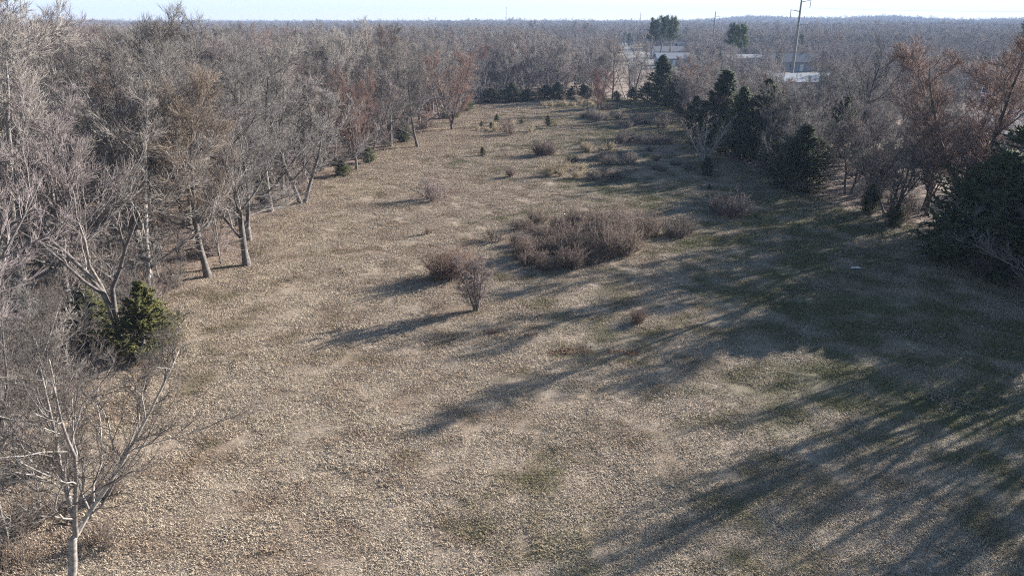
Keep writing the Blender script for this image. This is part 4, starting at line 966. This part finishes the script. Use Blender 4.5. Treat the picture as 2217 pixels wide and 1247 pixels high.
# lattice mast on the horizon
x, y = P(1097, 58, 0); y = 1900.0; x = (1097-1108.5)/F*y*1.0; z = float(hz(np.array(x), np.array(y)))
e = empty('radio_mast', (x, y, z), 0, 1, label='thin red and white radio mast far off on the horizon', cat='mast'); ht = height_to(y, 15)-z
M['mast_red'] = flat('red_paint', (0.5, .08, .06), .6)
for k in range(7):
    a, b_ = ht*k/7, ht*(k+1)/7; V_, F_, o_ = [], [], 0
    for q in range(3):
        cx, cy_ = math.cos(q*2.094)*.7, math.sin(q*2.094)*.7; c2, c3 = math.cos((q+1)*2.094)*.7, math.sin((q+1)*2.094)*.7
        for s_ in ([(cx, cy_, a), (cx, cy_, b_)], [(cx, cy_, a), (c2, c3, b_)]):
            Pn = np.array([s_+[s_[1]]], float); V, Fc = tubes([((Pn, np.full((1, 3), .18), None), 4)]); V_.append(V); F_.append(Fc+o_); o_ += len(V)
    link('mast_section', mesh_np('mast_section', np.concatenate(V_), np.concatenate(F_), M['mast_red'] if k % 2 == 0 else M['white']), e)

# ------------------------------------------------------------------ pines of the far yards
PG = 'dark pines above the far yards'
for k, px, ty, D, wd, col, lab in [(0, 1410, 44, 300, 1.1, (.9, .9, 1), 'left of the big dark pines, standing behind a wooden pole'), (1, 1428, 38, 308, 1.2, (.85, .95, 1), 'tallest of the big dark pines, in the middle of the clump'),
                              (0, 1448, 40, 300, .9, (1.2, 1.15, .9), 'rightmost of the big dark pines, thinner and greener'), (1, 1578, 55, 255, 1.0, (.9, .95, .95), 'left of the twin pines near the second tall pole'),
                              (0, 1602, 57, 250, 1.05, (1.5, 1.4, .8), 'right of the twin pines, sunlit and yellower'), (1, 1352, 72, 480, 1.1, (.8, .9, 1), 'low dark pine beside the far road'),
                              (0, 1362, 74, 470, .9, (.8, .9, 1), 'low dark pine right of the first one by the far road'), (0, 2205, 48, 210, 1.0, (.9, 1, .9), 'dark pine at the right edge on the horizon'), (1, 1731, 76, 330, .8, (.9, 1, .9), 'small dark pine right of the tall steel pole')]:
    x = (px-1108.5)/F*(D*cP+5); put_pine(k, x, D, height_to(D, ty), wd, col, label=lab, cat='pine', group=PG)

# ------------------------------------------------------------------ parked cars in the yards
def car(px, py, rz, paint, label):
    x, y = P(px, py); z = float(hz(np.array(x), np.array(y))); e = empty('parked_car', (x, y, z+.1), rz, 1, label=label, cat='car', group='cars parked in the far yards')
    prof = [(-2.2, .35), (2.2, .35), (2.25, .75), (2.1, .92), (1.1, 1.0), (-2.15, 1.0), (-2.25, .7)]
    bm = bmesh.new(); A_ = [bm.verts.new((a, -.88, b_)) for a, b_ in prof]; B2 = [bm.verts.new((a, .88, b_)) for a, b_ in prof]
    bm.faces.new(A_); bm.faces.new(B2[::-1]); nn = len(prof)
    for i in range(nn): bm.faces.new((A_[i], A_[(i+1) % nn], B2[(i+1) % nn], B2[i]))
    bmesh.ops.recalc_face_normals(bm, faces=bm.faces); me = bpy.data.meshes.new('body'); bm.to_mesh(me); bm.free(); me.materials.append(paint); link('body', me, e)
    bm = bmesh.new(); vs = [bm.verts.new(v) for v in [(-1.8, -.8, 1.003), (1.0, -.8, 1.003), (1.0, .8, 1.003), (-1.8, .8, 1.003), (-1.4, -.65, 1.5), (.35, -.65, 1.5), (.35, .65, 1.5), (-1.4, .65, 1.5)]]
    for f in ((4, 5, 6, 7), (0, 1, 5, 4), (1, 2, 6, 5), (2, 3, 7, 6), (3, 0, 4, 7)): bm.faces.new([vs[i] for i in f])
    me = bpy.data.meshes.new('windows'); bm.to_mesh(me); bm.free(); me.materials.append(M['glass']); link('cabin', me, e)
    link('roof_panel', box_mesh('roof_panel', 1.72, 1.28, .05, paint), e, (-.525, 0, 1.503))
    wm = bpy.data.meshes.new('wheel'); bm = bmesh.new(); bmesh.ops.create_cone(bm, cap_ends=True, segments=16, radius1=.34, radius2=.34, depth=.22)
    bmesh.ops.rotate(bm, matrix=Matrix.Rotation(math.pi/2, 3, 'X'), verts=bm.verts); bm.to_mesh(wm); bm.free(); wm.materials.append(M['tyre'])
    for a in (-1.4, 1.4):
        for s in (-.85, .85): link('wheel', wm, e, (a, s, .34))
car(1438, 121, .2, M['car_white'], 'white car parked left of the bluish shed'); car(1428, 124, .1, M['car_blue'], 'dark blue car parked beside the white one')
car(1716, 148, .3, M['car_blue'], 'blue car parked at the foot of the tall steel pole')

# ------------------------------------------------------------------ flag
x, y = P(2105, 288); x, y = float(x), float(y)
e = empty('flagpole', (x, y, 0), 0, 1, label='white flagpole in the yard behind the big red-tipped tree', cat='flagpole')
link('shaft', tube_mesh('shaft', [(0, 0, -.2), (0, 0, 3), (0, 0, 6.2)], .06, .04, 8, M['white']), e)
m, t, b = mat('flag_print'); uv = N(t, 'ShaderNodeUVMap'); sx = N(t, 'ShaderNodeSeparateXYZ'); t.links.new(uv.outputs[0], sx.inputs[0])
mu = N(t, 'ShaderNodeMath', operation='MULTIPLY'); mu.inputs[1].default_value = 6.5; t.links.new(sx.outputs[1], mu.inputs[0])
fr_ = N(t, 'ShaderNodeMath', operation='FRACT'); t.links.new(mu.outputs[0], fr_.inputs[0])
lt = N(t, 'ShaderNodeMath', operation='LESS_THAN'); lt.inputs[1].default_value = .5; t.links.new(fr_.outputs[0], lt.inputs[0])
c1 = mixc(t, lt.outputs[0], (0.8, .8, .8), (.5, .03, .04))
l1 = N(t, 'ShaderNodeMath', operation='LESS_THAN'); l1.inputs[1].default_value = .4; t.links.new(sx.outputs[0], l1.inputs[0])
g1 = N(t, 'ShaderNodeMath', operation='GREATER_THAN'); g1.inputs[1].default_value = .46; t.links.new(sx.outputs[1], g1.inputs[0])
an_ = N(t, 'ShaderNodeMath', operation='MULTIPLY'); t.links.new(l1.outputs[0], an_.inputs[0]); t.links.new(g1.outputs[0], an_.inputs[1])
t.links.new(mixc(t, an_.outputs[0], c1, (.02, .03, .12)), b.inputs['Base Color'])
nu, nv = 12, 6; V, Fq, UV = [], [], []
for j in range(nv+1):
    for i in range(nu+1):
        a, b2 = i/nu, j/nv; V.append((a*1.9, .16*math.sin(a*7+b2*1.5)*a, (b2-1)*1.25-.9*a*a)); UV.append((a, b2))
for j in range(nv):
    for i in range(nu): k = j*(nu+1)+i; Fq.append((k, k+1, k+nu+2, k+nu+1))
me = mesh_np('flag', V, np.array(Fq), m, True); ul = me.uv_layers.new(name='UVMap')
for lp in me.loops: ul.data[lp.index].uv = UV[lp.vertex_index]
fl = link('flag', me, None, (x+.05, y, 6.0)); tag(fl, 'drooping flag with red and white stripes and a blue corner on the flagpole', 'flag')

# ------------------------------------------------------------------ haze
m = bpy.data.materials.new('haze_air'); m.use_nodes = True; t = m.node_tree; t.nodes.clear()
o_ = t.nodes.new('ShaderNodeOutputMaterial'); pv = t.nodes.new('ShaderNodeVolumePrincipled'); pv.inputs['Color'].default_value = (0.45, 0.60, 0.90, 1)
pv.inputs['Density'].default_value = 0.00026; pv.inputs['Anisotropy'].default_value = 0.0
t.links.new(pv.outputs[0], o_.inputs['Volume'])
me = box_mesh('haze', 6800, 5100, 110, m, 0, False)
hzo = link('haze', me, None, (0, 2180, 49)); tag(hzo, kind='stuff', label='thin blue winter air between the camera and the horizon', cat='haze')
